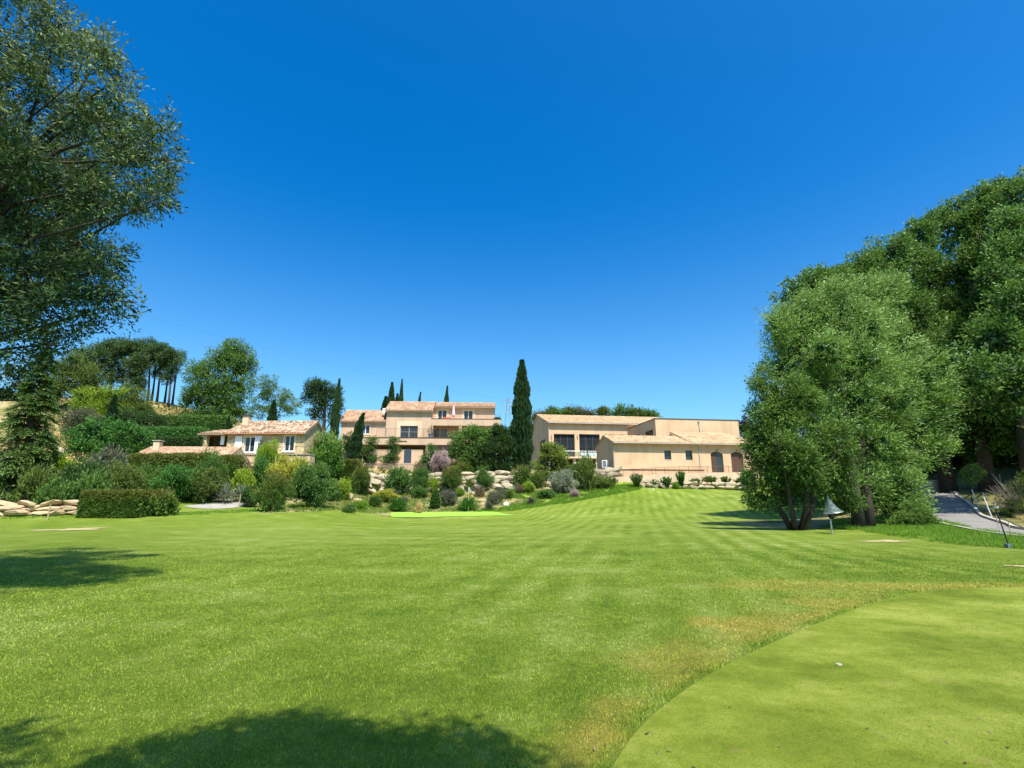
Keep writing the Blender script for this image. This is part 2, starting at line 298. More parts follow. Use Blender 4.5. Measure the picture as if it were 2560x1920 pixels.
L = {   # foliage: dark, light, tips
 'laurel': leafmat('laurel_leaves', (.018, .060, .012), (.080, .175, .034), (.13, .22, .04), .3),
 'photinia': leafmat('photinia_leaves', (.028, .065, .012), (.090, .175, .026), (.20, .17, .035), .1),
 'lime': leafmat('lime_leaves', (.06, .13, .010), (.17, .28, .020), (.28, .38, .03), .5),
 'yellow': leafmat('yellow_leaves', (.05, .09, .012), (.15, .19, .03), (.48, .46, .05), .75),
 'silver': leafmat('silver_leaves', (.10, .13, .08), (.33, .37, .28), None, spec=.2),
 'greygreen': leafmat('grey_green_leaves', (.055, .075, .035), (.13, .16, .085), (.16, .15, .10), .3),
 'olive': leafmat('olive_green_leaves', (.032, .062, .012), (.110, .165, .030), (.15, .20, .04), .4),
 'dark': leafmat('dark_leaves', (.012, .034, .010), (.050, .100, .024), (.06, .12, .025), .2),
 'broad': leafmat('broad_green_leaves', (.018, .070, .014), (.070, .190, .030), (.09, .22, .04), .3),
 'cypress': leafmat('cypress_leaves', (.009, .030, .010), (.030, .068, .020), (.045, .09, .02), .1, trans=.1),
 'conifer': leafmat('cedar_needles', (.020, .058, .016), (.080, .150, .034), (.14, .23, .05), .6, trans=.1),
 'pine': leafmat('pine_needles', (.016, .042, .014), (.060, .110, .030), (.08, .135, .035), .4, trans=.1),
 'willow': leafmat('willow_leaves', (.022, .062, .012), (.100, .190, .034), (.17, .27, .05), .45, trans=.3),
 'willow_s': leafmat('silvery_willow_leaves', (.032, .092, .012), (.145, .265, .036), (.27, .40, .10), .45, trans=.3, spec=.4),
 'near': leafmat('near_willow_leaves', (.008, .026, .012), (.058, .124, .038), (.32, .38, .13), .30, trans=.12, rough=.5, spec=.12),
 'poplar': leafmat('poplar_leaves', (.020, .062, .012), (.098, .195, .034), (.16, .27, .05), .4, trans=.22),
 'oleander': leafmat('oleander_leaves', (.05, .10, .025), (.13, .21, .05), (.45, .28, .26), .05),
 'pinkbush': leafmat('pink_flowering_leaves', (.06, .06, .04), (.30, .22, .19), (.60, .42, .42), .6),
 'lavender': leafmat('lavender_leaves', (.05, .075, .04), (.13, .15, .085), (.15, .13, .11), .3),
 'straw': leafmat('straw_blades', (.30, .22, .09), (.60, .47, .24), None),
 'purple': leafmat('purple_leaves', (.018, .010, .014), (.06, .03, .04), None),
 'ground': leafmat('ground_cover_leaves', (.08, .19, .015), (.17, .33, .035), (.26, .36, .06), .2, trans=.5),
 'flower': leafmat('elder_leaves', (.03, .09, .012), (.10, .23, .03), (.45, .52, .16), -.15),
 'ivy': leafmat('twig_brown', (.08, .065, .04), (.19, .16, .10), None),
}

# ------------------------------------------------------------------ mesh building
def tag(o, label=None, cat=None, group=None, kind=None):
    if label: o['label'] = label
    if cat: o['category'] = cat
    if group: o['group'] = group
    if kind: o['kind'] = kind
    return o
def empty(name, loc, rz=0, label=None, cat=None, group=None):
    o = bpy.data.objects.new(name, None); C.objects.link(o); o.location = loc; o.rotation_euler = (0, 0, rz); o.empty_display_size = .3
    return tag(o, label, cat, group)
class MB:
    def __init__(s): s.v = []; s.f = []; s.uv = {}
    def quad(s, a, b, c, d, uv=None):
        n = len(s.v); s.v += [a, b, c, d]; s.f.append((n, n + 1, n + 2, n + 3))
        if uv: s.uv[len(s.f) - 1] = uv
    def tri(s, a, b, c): n = len(s.v); s.v += [a, b, c]; s.f.append((n, n + 1, n + 2))
    def poly(s, pts): n = len(s.v); s.v += list(pts); s.f.append(tuple(range(n, n + len(pts))))
    def box(s, x0, x1, y0, y1, z0, z1):
        n = len(s.v); s.v += [(x0,y0,z0),(x1,y0,z0),(x1,y1,z0),(x0,y1,z0),(x0,y0,z1),(x1,y0,z1),(x1,y1,z1),(x0,y1,z1)]
        s.f += [tuple(n + k for k in q) for q in ((0,3,2,1),(4,5,6,7),(0,1,5,4),(1,2,6,5),(2,3,7,6),(3,0,4,7))]
        return s
    def bar(s, a, b, r, sides=6, r2=None): return s.tube([a, b], [r, r if r2 is None else r2], sides)
    def tube(s, pts, rad, sides=6, cap=True):
        pts = [Vector(p) for p in pts]; n0 = len(s.v); ref = Vector((0, 0, 1))
        for i, p in enumerate(pts):
            d = (pts[min(i + 1, len(pts) - 1)] - pts[max(i - 1, 0)])
            d = d.normalized() if d.length > 1e-9 else Vector((0, 0, 1))
            a = d.cross(ref if abs(d.dot(ref)) < .95 else Vector((1, 0, 0))).normalized(); b = d.cross(a)
            for k in range(sides):
                t = 2 * math.pi * k / sides; s.v.append(tuple(p + (a * math.cos(t) + b * math.sin(t)) * rad[i]))
        for i in range(len(pts) - 1):
            for k in range(sides):
                k2 = (k + 1) % sides; s.f.append((n0 + i*sides + k, n0 + i*sides + k2, n0 + (i+1)*sides + k2, n0 + (i+1)*sides + k))
        if cap: s.f.append(tuple(n0 + k for k in range(sides))[::-1]); s.f.append(tuple(n0 + (len(pts)-1)*sides + k for k in range(sides)))
        return s
    def prism(s, pts, v0, v1):       # outline in (u,w), extruded along v
        s.poly([(u, v0, w) for u, w in pts]); s.poly([(u, v1, w) for u, w in reversed(pts)])
        for i in range(len(pts)):
            a = pts[i]; b = pts[(i + 1) % len(pts)]; s.quad((a[0], v0, a[1]), (a[0], v1, a[1]), (b[0], v1, b[1]), (b[0], v0, b[1]))
        return s
    def build(s, name, m, parent=None, smooth=False):
        me = bpy.data.meshes.new(name); me.from_pydata(s.v, [], s.f); 
        if s.uv:
            l = me.uv_layers.new(name='UVMap')
            for i, uv in s.uv.items():
                p = me.polygons[i]
                for k, li in enumerate(p.loop_indices): l.data[li].uv = uv[k]
        if smooth: me.polygons.foreach_set('use_smooth', [True] * len(me.polygons))
        me.materials.append(m); me.update()
        o = bpy.data.objects.new(name, me); C.objects.link(o)
        if parent: o.parent = parent
        return o
def np_mesh(name, V, k, m, attrs=None, zone=None):      # all faces with k own vertices
    me = bpy.data.meshes.new(name); n = len(V); nf = n // k
    me.vertices.add(n); me.vertices.foreach_set('co', V.astype(np.float32).ravel())
    me.loops.add(n); me.loops.foreach_set('vertex_index', np.arange(n, dtype=np.int32))
    me.polygons.add(nf); me.polygons.foreach_set('loop_start', np.arange(0, n, k, dtype=np.int32))
    for an, av in (attrs or {}).items():
        at_ = me.attributes.new(an, 'FLOAT', 'POINT'); at_.data.foreach_set('value', np.repeat(av, k).astype(np.float32))
    if zone is not None:
        ca = me.color_attributes.new('zone', 'FLOAT_COLOR', 'POINT'); ca.data.foreach_set('color', np.repeat(zone, k, axis=0).astype(np.float32).ravel())
    me.materials.append(m); me.update(calc_edges=True)
    return me
def unit(v): return v / (np.linalg.norm(v, axis=-1, keepdims=True) + 1e-9)
def rdir(n): return unit(rng.normal(size=(n, 3)))
def leaf_verts(P, D, Ln, W, S=None):
    n = len(P); D = unit(D)
    if S is None: S = rdir(n)
    S = unit(np.cross(D, S)); Ln = np.broadcast_to(Ln, (n,))[:, None]; W = np.broadcast_to(W, (n,))[:, None]
    V = np.empty((n, 4, 3)); V[:, 0] = P; V[:, 1] = P + D * Ln * .45 + S * W * .5; V[:, 2] = P + D * Ln; V[:, 3] = P + D * Ln * .45 - S * W * .5
    return V.reshape(-1, 3)

# foliage filling a set of lobes (cx,cy,cz,rx,ry,rz)
def crown(lobes, n, leaf, wid, clump=.33, droop=.0, wind=(0, 0, 0), twig=4, tl=3.0, core=.0, nsub=16, up=.25, fine=.5):
    lobes = np.array(lobes, float); area = (lobes[:, 3] * lobes[:, 5] + lobes[:, 3] * lobes[:, 4] + lobes[:, 4] * lobes[:, 5]); pr = area / area.sum()
    V = []; T = []; TP = []
    zlo = (lobes[:, 2] - lobes[:, 5]).min(); zhi = (lobes[:, 2] + lobes[:, 5]).max(); subs = []
    for lb, p in zip(lobes, pr):
        c = lb[:3]; r = lb[3:]; ns = max(5, int(nsub * rng.uniform(.8, 1.25)))
        d = rdir(ns); d[:, 2] = d[:, 2] * .9 + .08; d = unit(d); sc = c + d * r * rng.uniform(.45, .98, (ns, 1)); rs = clump * r.mean() * rng.uniform(.55, 1.35, ns)
        subs.append(np.concatenate([sc, np.broadcast_to(c, sc.shape)], 1))
        m = int(n * p / twig); 
        if m < 1: continue
        w = rs ** 2; si = rng.choice(ns, m, p=w / w.sum()); dd = rdir(m); rr = rng.uniform(.1, 1, m) ** fine
        P = sc[si] + dd * (rs[si] * rr)[:, None] * (r / r.mean())
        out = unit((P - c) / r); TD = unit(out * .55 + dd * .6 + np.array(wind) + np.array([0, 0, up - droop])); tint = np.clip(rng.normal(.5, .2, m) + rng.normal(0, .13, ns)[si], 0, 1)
        for k in range(twig):
            tpos = (k + rng.random(m)) / twig
            PP = P + TD * (tpos * leaf * tl)[:, None] + rng.normal(0, leaf * .25, (m, 3)); PP[:, 2] -= droop * (tpos ** 2) * leaf * tl
            LD = unit(TD + rdir(m) * .85 + np.array([0, 0, -droop]) + np.array(wind))
            V.append(leaf_verts(PP, LD, leaf * rng.uniform(.65, 1.3, m), wid * rng.uniform(.7, 1.2, m)))
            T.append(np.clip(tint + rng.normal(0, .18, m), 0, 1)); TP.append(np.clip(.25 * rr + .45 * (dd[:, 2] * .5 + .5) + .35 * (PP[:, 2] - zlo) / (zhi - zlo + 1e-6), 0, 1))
    return np.concatenate(V), np.concatenate(T), np.concatenate(TP), np.concatenate(subs)
def core_verts(lobes, k=.55, m=70):      # big inner leaf sprays with shade put into their dark colour; keep crowns opaque
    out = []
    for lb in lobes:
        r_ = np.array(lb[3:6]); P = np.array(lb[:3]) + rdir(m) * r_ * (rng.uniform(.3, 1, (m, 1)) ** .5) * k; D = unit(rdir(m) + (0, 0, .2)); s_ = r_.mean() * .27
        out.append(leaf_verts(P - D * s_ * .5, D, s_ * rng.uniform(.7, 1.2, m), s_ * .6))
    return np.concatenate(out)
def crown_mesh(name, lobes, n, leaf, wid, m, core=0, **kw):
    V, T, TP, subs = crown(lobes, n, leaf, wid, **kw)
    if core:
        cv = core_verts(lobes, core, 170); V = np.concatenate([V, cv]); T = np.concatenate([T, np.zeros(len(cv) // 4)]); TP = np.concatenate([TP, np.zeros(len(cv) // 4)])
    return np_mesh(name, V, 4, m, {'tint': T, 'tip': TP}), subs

# ------------------------------------------------------------------ shared plant shapes (unit size, base at z=0, height 1, half width 1)
LIB = {}
def lib(kind, var=0):
    key = (kind, var)
    if key in LIB: return LIB[key]
    m = L['laurel']; R = rng.uniform
    if kind in ('round', 'roundfine'):
        lobes = [(0, 0, .5, .82, .82, .46)] + [(math.cos(t) * .42, math.sin(t) * .42, R(.3, .66), R(.4, .55), R(.4, .55), R(.24, .33)) for t in np.linspace(0, 6.28, 6)[:-1] + R(0, 1)]
        me, _ = crown_mesh(kind, lobes, 3600 if kind == 'round' else 15000, .13 if kind == 'round' else .062, .075 if kind == 'round' else .034, m, core=.72, clump=.38, tl=1.5, twig=3)
    elif kind == 'loose':
        lobes = [(0, 0, .45, .7, .7, .4)] + [(math.cos(t) * .5, math.sin(t) * .5, R(.25, .72), R(.3, .45), R(.3, .45), R(.2, .3)) for t in np.linspace(0, 6.28, 8)[:-1] + R(0, 1)]
        me, _ = crown_mesh(kind, lobes, 3600, .15, .06, m, core=.5, clump=.42, tl=2.2, up=.6)
    elif kind == 'hedge':       # unit box -1..1, -1..1, 0..1 ; leaves on all faces
        n = 15000; P = np.empty((n, 3)); f = rng.choice(4, n, p=[.45, .35, .1, .1]); a = R(-1, 1, n); b = R(0, 1, n)
        P[:, 0] = np.where(f < 2, a, np.where(f == 2, -1, 1)); P[:, 1] = np.where(f == 0, -1, np.where(f == 1, R(-1, 1, n), a)); P[:, 2] = np.where(f == 1, 1, b)
        N = np.zeros((n, 3)); N[f == 0] = (0, -1, 0); N[f == 1] = (0, 0, 1); N[f == 2] = (-1, 0, 0); N[f == 3] = (1, 0, 0)
        bul = .10 * (fbm(P[:, 0] * 4 + 9, P[:, 2] * 4 + P[:, 1] * 3) - .5) * 2
        P = P + N * (bul + R(-.06, .03, n))[:, None]; P[:, 2] = np.clip(P[:, 2], 0, 1.2)
        LS = np.array([.055, .16, .085]); D = unit(N * .7 + rdir(n) + (0, 0, .3)); S = unit(np.cross(D, rdir(n))); V = np.empty((n, 4, 3)); s = R(.6, 1.2, (n, 1))
        V[:, 0] = P; V[:, 1] = P + (D * .45 + S * .28) * LS * s; V[:, 2] = P + D * LS * s; V[:, 3] = P + (D * .45 - S * .28) * LS * s
        V = V.reshape(-1, 3); bx = MB().box(-.95, .95, -.9, .9, 0, .93); cv = np.array([bx.v[i] for q in bx.f for i in q])
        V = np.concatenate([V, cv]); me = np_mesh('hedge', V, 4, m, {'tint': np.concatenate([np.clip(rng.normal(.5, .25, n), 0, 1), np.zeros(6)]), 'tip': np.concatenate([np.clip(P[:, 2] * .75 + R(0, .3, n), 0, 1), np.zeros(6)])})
    elif kind == 'cypress':
        n = 9000; z = R(0, 1, n) ** .85; prof = np.where(z < .12, .55 + z * 3.2, np.clip(1.05 - (z - .12) ** 1.9 * 1.0, .02, 1) * np.clip((1.0 - z) / .22, .05, 1) ** .6) * (1 + .13 * np.sin(z * 37 + var * 3)); a = R(0, 6.283, n)
        rr = prof * (.84 + .3 * (fbm(a * 1.6 + 5 + var, z * 13) - .3)) * R(.62, 1.0, n) ** .5 * np.where(z > .9, .8, 1); lean = np.array([.0, .0]) + ({1: .30, 2: .95}.get(var, .05)) * (z ** 3)[:, None] * np.array([1, 0.3])
        P = np.stack([rr * np.cos(a) + lean[:, 0], rr * np.sin(a) + lean[:, 1], z], 1); out = np.stack([np.cos(a), np.sin(a), np.full(n, .5)], 1)
        D = unit(out * .5 + rdir(n) * .5 + (0, 0, 1.0)); S = unit(np.cross(D, rdir(n))); LS = np.array([.30, .30, .045]); s = R(.6, 1.2, (n, 1)); V = np.empty((n, 4, 3))
        V[:, 0] = P; V[:, 1] = P + (D * .5 + S * .3) * LS * s; V[:, 2] = P + D * LS * s; V[:, 3] = P + (D * .5 - S * .3) * LS * s; V[:, :, 2] = np.clip(V[:, :, 2], 0, 1.01)
        cz = np.linspace(.02, .92, 10); pr = lambda q: (.55 + q * 3.2 if q < .12 else max(.02, 1.02 - (q - .12) ** 1.7 * 1.15)) * .6; cv = []
        ll = lambda q: {1: .30, 2: .95}.get(var, .05) * q ** 3
        for i in range(9):
            for k in range(8):
                t0, t1 = k * .7854, (k + 1) * .7854; cv += [(pr(cz[i]) * math.cos(t0) + ll(cz[i]), pr(cz[i]) * math.sin(t0), cz[i]), (pr(cz[i]) * math.cos(t1) + ll(cz[i]), pr(cz[i]) * math.sin(t1), cz[i]), (pr(cz[i+1]) * math.cos(t1) + ll(cz[i+1]), pr(cz[i+1]) * math.sin(t1), cz[i+1]), (pr(cz[i+1]) * math.cos(t0) + ll(cz[i+1]), pr(cz[i+1]) * math.sin(t0), cz[i+1])]
        me = np_mesh('cypress', np.concatenate([V.reshape(-1, 3), np.array(cv)]), 4, m, {'tint': np.concatenate([np.clip(rng.normal(.5, .25, n), 0, 1), np.zeros(72)]), 'tip': np.concatenate([np.clip(R(0, .8, n), 0, 1), np.zeros(72)])})
    elif kind in ('blades', 'fan'):       # tuft of long arching blades / juniper-like fan
        n = 260 if kind == 'blades' else 1500; a = R(0, 6.283, n); el = R(.25, 1.5, n); ln = R(.6, 1.05, n); V = []
        base = np.stack([R(-.12, .12, n), R(-.12, .12, n), np.zeros(n)], 1); w = .07 if kind == 'blades' else .05
        d0 = np.stack([np.cos(a) * np.cos(el), np.sin(a) * np.cos(el), np.sin(el)], 1); mid_ = base + d0 * (ln * .6)[:, None]; tip_ = mid_ + unit(d0 + (0, 0, -.5)) * (ln * .45)[:, None]
        if kind == 'fan': st = R(.3, 1, n)[:, None]; base = base + d0 * st * .8; mid_ = base + unit(d0 + rdir(n) * .5) * .14; tip_ = base + unit(d0 + rdir(n) * .5) * .26
        S = unit(np.cross(d0, np.array([0, 0, 1.0]) + rdir(n) * .4)) * w; V = np.stack([base, mid_ + S * .5, tip_, mid_ - S * .5], 1).reshape(-1, 3); V[:, 2] = np.abs(V[:, 2])
        me = np_mesh(kind, V, 4, m, {'tint': R(0, 1, n), 'tip': np.clip(el / 1.5, 0, 1)})
    elif kind == 'oleander':
        n = 900; a = R(0, 6.283, 26); sp = R(.15, .8, 26); k = rng.integers(0, 26, n); t = R(.1, 1, n); P = np.stack([np.cos(a[k]) * sp[k] * t, np.sin(a[k]) * sp[k] * t, t * (1 - .25 * sp[k])], 1) * R(.85, 1.05, n)[:, None]
        D = unit(np.stack([np.cos(a[k]) * sp[k], np.sin(a[k]) * sp[k], np.full(n, .9)], 1) + rdir(n) * .8); V = leaf_verts(P, D, .24, .085); V[:, 2] = np.clip(V[:, 2], 0, 2)
        me = np_mesh('oleander', V, 4, m, {'tint': R(0, 1, n), 'tip': np.clip(t * R(.5, 1, n), 0, 1)})
    LIB[key] = me
    return me
_cnt = [0]
def plant(kind, style, name, sx, top, base, w, label, cat='shrub', Y=None, depth=None, group=None, var=None, rz=None, bot=None):
    """sx centre, top and base rows, full width in photo pixels; stands where its foot meets the terrain"""
    if Y is None: p = hit(sx, base)
    else: p = at(sx, base, Y); g = gz(p[0], p[1]); p = (p[0], p[1], min(p[2], g) if bot is None else bot)
    h = at(sx, top, p[1])[2] - p[2]; hw = w / 2 * mpp((p[0], p[1], p[2] + h / 2))
    _cnt[0] += 1; v = (_cnt[0] % 3 if kind in ('round', 'roundfine', 'loose', 'oleander') else 0) if var is None else var
    me = lib(kind, v); o = bpy.data.objects.new(name, me); C.objects.link(o)
    o.location = (p[0], p[1], p[2] - .04); o.scale = (hw, hw if depth is None else depth, h + .04)
    o.rotation_euler = (0, 0, (0 if kind in ('hedge', 'cypress') else random.uniform(0, 6.28)) if rz is None else rz)
    o.material_slots[0].link = 'OBJECT'; o.material_slots[0].material = L[style]
    return tag(o, label, cat, group)

def pxlobes(ls, Y, thick=.9):
    out = []
    for q in ls:
        sx, sy, rx, ry = q[:4]; yy = Y + (q[4] if len(q) > 4 else 0); p = at(sx, sy, yy); k = mpp(p)
        out.append((p[0], p[1], p[2], rx * k, (rx + ry) / 2 * k * thick, ry * k))
    return out
def tree(name, label, lobes, base, style, n, leaf, wid, trunk_r=.3, bark='bark', cat='tree', group=None, stems=1, core=0, limbs=2, spread=.3, fork=.3, limb=.3, **kw):
    """lobes in world coordinates, base the foot of the trunk"""
    b = Vector(base); root = empty(name, base, 0, label, cat, group)
    ll = [(a - b.x, c - b.y, d - b.z, e, f, g) for a, c, d, e, f, g in lobes]
    me, subs = crown_mesh('crown', ll, n, leaf, wid, L[style], core=core, **kw)
    o = bpy.data.objects.new('crown', me); C.objects.link(o); o.parent = root
    t = MB(); top = max(q[2] for q in ll); zc = sum(q[2] for q in ll) / len(ll); cx = sum(q[0] for q in ll) / len(ll); cy = sum(q[1] for q in ll) / len(ll)
    for s in range(stems):
        a = 2 * math.pi * s / stems + .4; off = Vector((math.cos(a), math.sin(a), 0)) * (trunk_r * .9 if stems > 1 else 0); r = trunk_r * (1 if stems == 1 else .62)
        tx, ty = (cx * .6 + (math.cos(a) * spread * zc if stems > 1 else 0)), (cy * .6 + (math.sin(a) * spread * zc if stems > 1 else 0))
        pts = [Vector((0, 0, -.2)) + off, Vector((tx * (.12 if stems < 3 else .3) + random.uniform(-.1, .1) * r, ty * (.12 if stems < 3 else .3), zc * .25)) + off, Vector((tx * .45, ty * .45, zc * .6)) + off, Vector((tx, ty, zc)) + off, Vector((tx * 1.1, ty * 1.1, zc + (top - zc) * (.35 if stems == 1 else .25))) + off]
        t.tube(pts, [r * 1.35, r, r * .8, r * .55, r * .15] if stems == 1 else [r * 1.35, r, r * .7, r * .3, r * .08], 9)
        for i, q in enumerate(ll):
            if i % stems != s: continue
            st = pts[1].lerp(pts[2], random.uniform(fork, 1)) if q[2] < zc else pts[2].lerp(pts[3], random.random()); e = Vector(q[:3]); mid_ = st.lerp(e, .5) + Vector((random.uniform(-.1, .1), random.uniform(-.1, .1), .12)) * (e - st).length
            t.tube([st, mid_, e], [r * limb, r * limb * .6, r * limb * .2], 6, False)
    if limbs:
        idx = rng.choice(len(subs), min(len(subs), limbs * len(ll)), replace=False)
        for i in idx:
            s_, c_ = Vector(subs[i, :3]), Vector(subs[i, 3:]); mid_ = c_.lerp(s_, .5) + Vector((0, 0, -.06)) * (s_ - c_).length
            t.tube([c_, mid_, s_], [trunk_r * limb * .2, trunk_r * limb * .12, trunk_r * limb * .04], 4, False)
    t.build('trunk', M[bark], root, True)
    return root

# ================================================================== GROUND
HP = lambda pts: np.array([hit(*p)[:2] for p in pts])
green_px = [(1535, 1919), (1560, 1880), (1600, 1825), (1660, 1770), (1740, 1712), (1840, 1655), (1950, 1602), (2060, 1556), (2170, 1515), (2290, 1484), (2420, 1474), (2559, 1471)]
green_edge = crom(HP(green_px), 10)
green_edge = np.vstack([green_edge[0] + (green_edge[0] - green_edge[4]) * 3, green_edge, green_edge[-1] + np.array([4, -.3]), green_edge[-1] + np.array([8, -3])])
green_poly = np.vstack([green_edge, [[22, -3], [1.5, -3]]])
bed_poly = HP([(655, 1284), (800, 1279), (985, 1277), (1275, 1274), (1400, 1254), (1520, 1226), (1480, 1214), (1400, 1206), (1300, 1206), (1100, 1218), (960, 1226), (860, 1200), (720, 1210)])
rough_poly = HP([(1180, 1281), (1290, 1276), (1420, 1258), (1600, 1224), (1610, 1212), (1500, 1214), (1370, 1228), (1260, 1222), (1240, 1240), (1350, 1250)])
def zones(x, y):
    n1 = fbm(x * 1.3 + 40, y * 1.3 + 40); n2 = fbm(x * .35 + 9, y * .35 + 9); n3 = fbm(x * 3.1, y * 3.1)
    gd = sdist(x, y, green_poly); dry = sstep(.10, .30, gd) * (1 - sstep(.3, 1.5, gd + (n2 - .5) * 1.5)) * sstep(.40, .60, n1) * (.2 + .8 * sstep(.40, .6, n3)) * .95
    fr_ = sstep(.06, .18, gd) * (1 - sstep(.25, .8, gd + (n3 - .5) * .8)) * sstep(.36, .58, n1) * .7; dry = np.maximum(dry, fr_)
    for sx, sy, rx, ry, k in ((1500, 1838, .28, .16, 1.0), (1440, 1812, .2, .12, .7), (1865, 1562, .75, .5, 1.0), (2095, 1508, .9, .5, .8), (1700, 1655, .6, .4, .6), (2000, 1465, 2.2, .8, .6), (2380, 1468, 2.5, .5, .8)):
        cx, cy, _ = hit(sx, sy); e = ((x - cx) / rx) ** 2 + ((y - cy) / ry) ** 2; dry = np.maximum(dry, (1 - sstep(.2, 1.4, e + (n3 - .5) * 2.4)) * k * (gd > .05))
    bd = sdist(x, y, bed_poly); bed = 1 - sstep(-.6, .35, bd + (n1 - .5) * 1.2)
    rd = sdist(x, y, rough_poly); bed = bed * sstep(-.5, .5, rd + (n1 - .5) * 2)
    hill = sstep(54, 62, y - np.where(x < -28, 8, 0)) * sstep(-6, -14, x + 0 * y) + sstep(77, 80, y)
    rt = sdist(x, y, np.array([[22, 27], [24.5, 25.3], [30, 26.5], [60, 27], [80, 60], [60, 90], [33, 60], [27, 44], [18, 40], [16, 33]]))
    hill = np.maximum(hill, 1 - sstep(-1, 1, rt + (n2 - .5) * 4))
    return np.stack([np.clip(dry, 0, 1), np.clip(bed, 0, 1), np.clip(hill, 0, 1), np.ones_like(dry)], -1)
xs = np.concatenate([[-900, -500, -300, -200], np.arange(-150, -66, 4), np.arange(-66, -14, .6), np.arange(-14, 14, .22), np.arange(14, 50, .5), np.arange(50, 150, 3), [200, 300, 500, 900]])
ys = np.concatenate([[-400, -150, -60, -30, -15, -8, -4], np.arange(-2, 18, .22), np.arange(18, 92, .5), np.arange(92, 200, 3), [230, 300, 450, 800, 1500]])
GX, GY = np.meshgrid(xs, ys); GZ = ground(GX, GY)
near = (GY < 60) & (GY > -5)
GZ = GZ + np.where(near, (fbm(GX * .23 + 3, GY * .23 + 5, 3) - .44) * .10 * sstep(6, 14, GY), 0)
_gz0 = ground
GV = np.stack([GX.ravel(), GY.ravel(), GZ.ravel()], 1); nx, ny = len(xs), len(ys)
ii = (np.arange(ny - 1)[:, None] * nx + np.arange(nx - 1)[None]).ravel()
F = np.stack([ii, ii + 1, ii + nx + 1, ii + nx], 1)
me = bpy.data.meshes.new('ground'); me.vertices.add(len(GV)); me.vertices.foreach_set('co', GV.astype(np.float32).ravel())
me.loops.add(F.size); me.loops.foreach_set('vertex_index', F.astype(np.int32).ravel()); me.polygons.add(len(F)); me.polygons.foreach_set('loop_start', np.arange(0, F.size, 4, dtype=np.int32))
ca = me.color_attributes.new('zone', 'FLOAT_COLOR', 'POINT'); ca.data.foreach_set('color', zones(GX.ravel(), GY.ravel()).astype(np.float32).ravel())
me.materials.append(M['ground']); me.update(calc_edges=True); me.polygons.foreach_set('use_smooth', [True] * len(F))
tag(bpy.data.objects.new('ground', me), kind='structure'); C.objects.link(bpy.data.objects['ground'])
from bisect import bisect_right
def gzm(x, y):        # height of the meshed ground (bilinear)
    x = np.asarray(x, float); y = np.asarray(y, float); i = np.clip(np.searchsorted(xs, x) - 1, 0, nx - 2); j = np.clip(np.searchsorted(ys, y) - 1, 0, ny - 2)
    fx = (x - xs[i]) / (xs[i+1] - xs[i]); fy = (y - ys[j]) / (ys[j+1] - ys[j])
    return (GZ[j, i] * (1 - fx) + GZ[j, i+1] * fx) * (1 - fy) + (GZ[j+1, i] * (1 - fx) + GZ[j+1, i+1] * fx) * fy

def sheet(name, rows, m, lift=.01, label=None, kind='structure'):     # rows of points (grid), laid on the ground
    rows = np.array(rows, float); a, b = rows.shape[:2]; z = gzm(rows[..., 0], rows[..., 1]) + lift
    V = np.concatenate([rows[..., :2], z[..., None]], -1).reshape(-1, 3); mb = MB(); mb.v = [tuple(v) for v in V]
    mb.f = [(i*b + j, i*b + j + 1, (i+1)*b + j + 1, (i+1)*b + j) for i in range(a - 1) for j in range(b - 1)]
    o = mb.build(name, m, smooth=True); return tag(o, label, kind=kind)
def lerp_rows(A, B, n): t = np.linspace(0, 1, n)[:, None, None]; return A[None] * (1 - t) + B[None] * t
piv = np.array([14.0, -2.0]); sheet('putting_green', lerp_rows(green_edge, np.broadcast_to(piv, green_edge.shape), 60), M['green'], .012)
fr = crom(HP([(978, 1293), (1010, 1293.5), (1080, 1293), (1150, 1291), (1230, 1290), (1290, 1289)]), 16); bk = crom(HP([(976, 1282.5), (1010, 1281.5), (1080, 1281.5), (1150, 1280.5), (1225, 1280), (1250, 1283)]), 16)
sheet('distant_green', lerp_rows(fr, bk, 16), M['far_green'], .05)
# road on the right with kerbs
far_e = [(46, 12), *[hit(*q)[:2] for q in [(2559, 1326), (2512, 1313), (2460, 1296), (2432, 1273), (2390, 1241), (2365, 1231)]]]
fe = crom([(22.5, 13), (24.2, 20)] + [at(*q)[:2] for q in [(2559,1326,25.5),(2512,1313,27.5),(2460,1296,31),(2432,1273,35),(2390,1241,40),(2365,1231,43)]] + [(36, 52)], 14)
ne = crom([(17.5, 11), (19.7, 17)] + [at(*q)[:2] for q in [(2559,1348,21),(2411,1324,25.5),(2346,1306,30),(2320,1290,34),(2290,1265,38),(2270,1240,42)]] + [(30, 52)], 14)
sheet('road', lerp_rows(ne, fe, 14), M['asphalt'], .03)
def kerb(name, e, side):
    d = np.gradient(e, axis=0); nrm = np.stack([-d[:, 1], d[:, 0]], 1); nrm /= np.linalg.norm(nrm, axis=1, keepdims=True); o_ = e + nrm * side * .16; mb = MB()
    za = gzm(e[:, 0], e[:, 1]); zb = za + .15
    for i in range(len(e) - 1):
        a, b, c, d_ = e[i], e[i+1], o_[i+1], o_[i]
        mb.quad((*a, za[i] - .1), (*b, za[i+1] - .1), (*b, zb[i+1]), (*a, zb[i])); mb.quad((*a, zb[i]), (*b, zb[i+1]), (*c, zb[i+1]), (*d_, zb[i])); mb.quad((*d_, zb[i]), (*c, zb[i+1]), (*c, za[i+1] - .1), (*d_, za[i] - .1))
    return tag(mb.build(name, M['kerb']), kind='structure')
kerb('kerb', fe, -1); kerb('kerb', ne, 1)
# footpath on the left
pa = crom(HP([(455, 1266), (500, 1272), (560, 1272), (640, 1262)]), 10); pb = crom(HP([(500, 1262), (540, 1257), (590, 1252), (650, 1249)]), 10)
sheet('path', lerp_rows(pa, pb, 8), M['path'], .03)
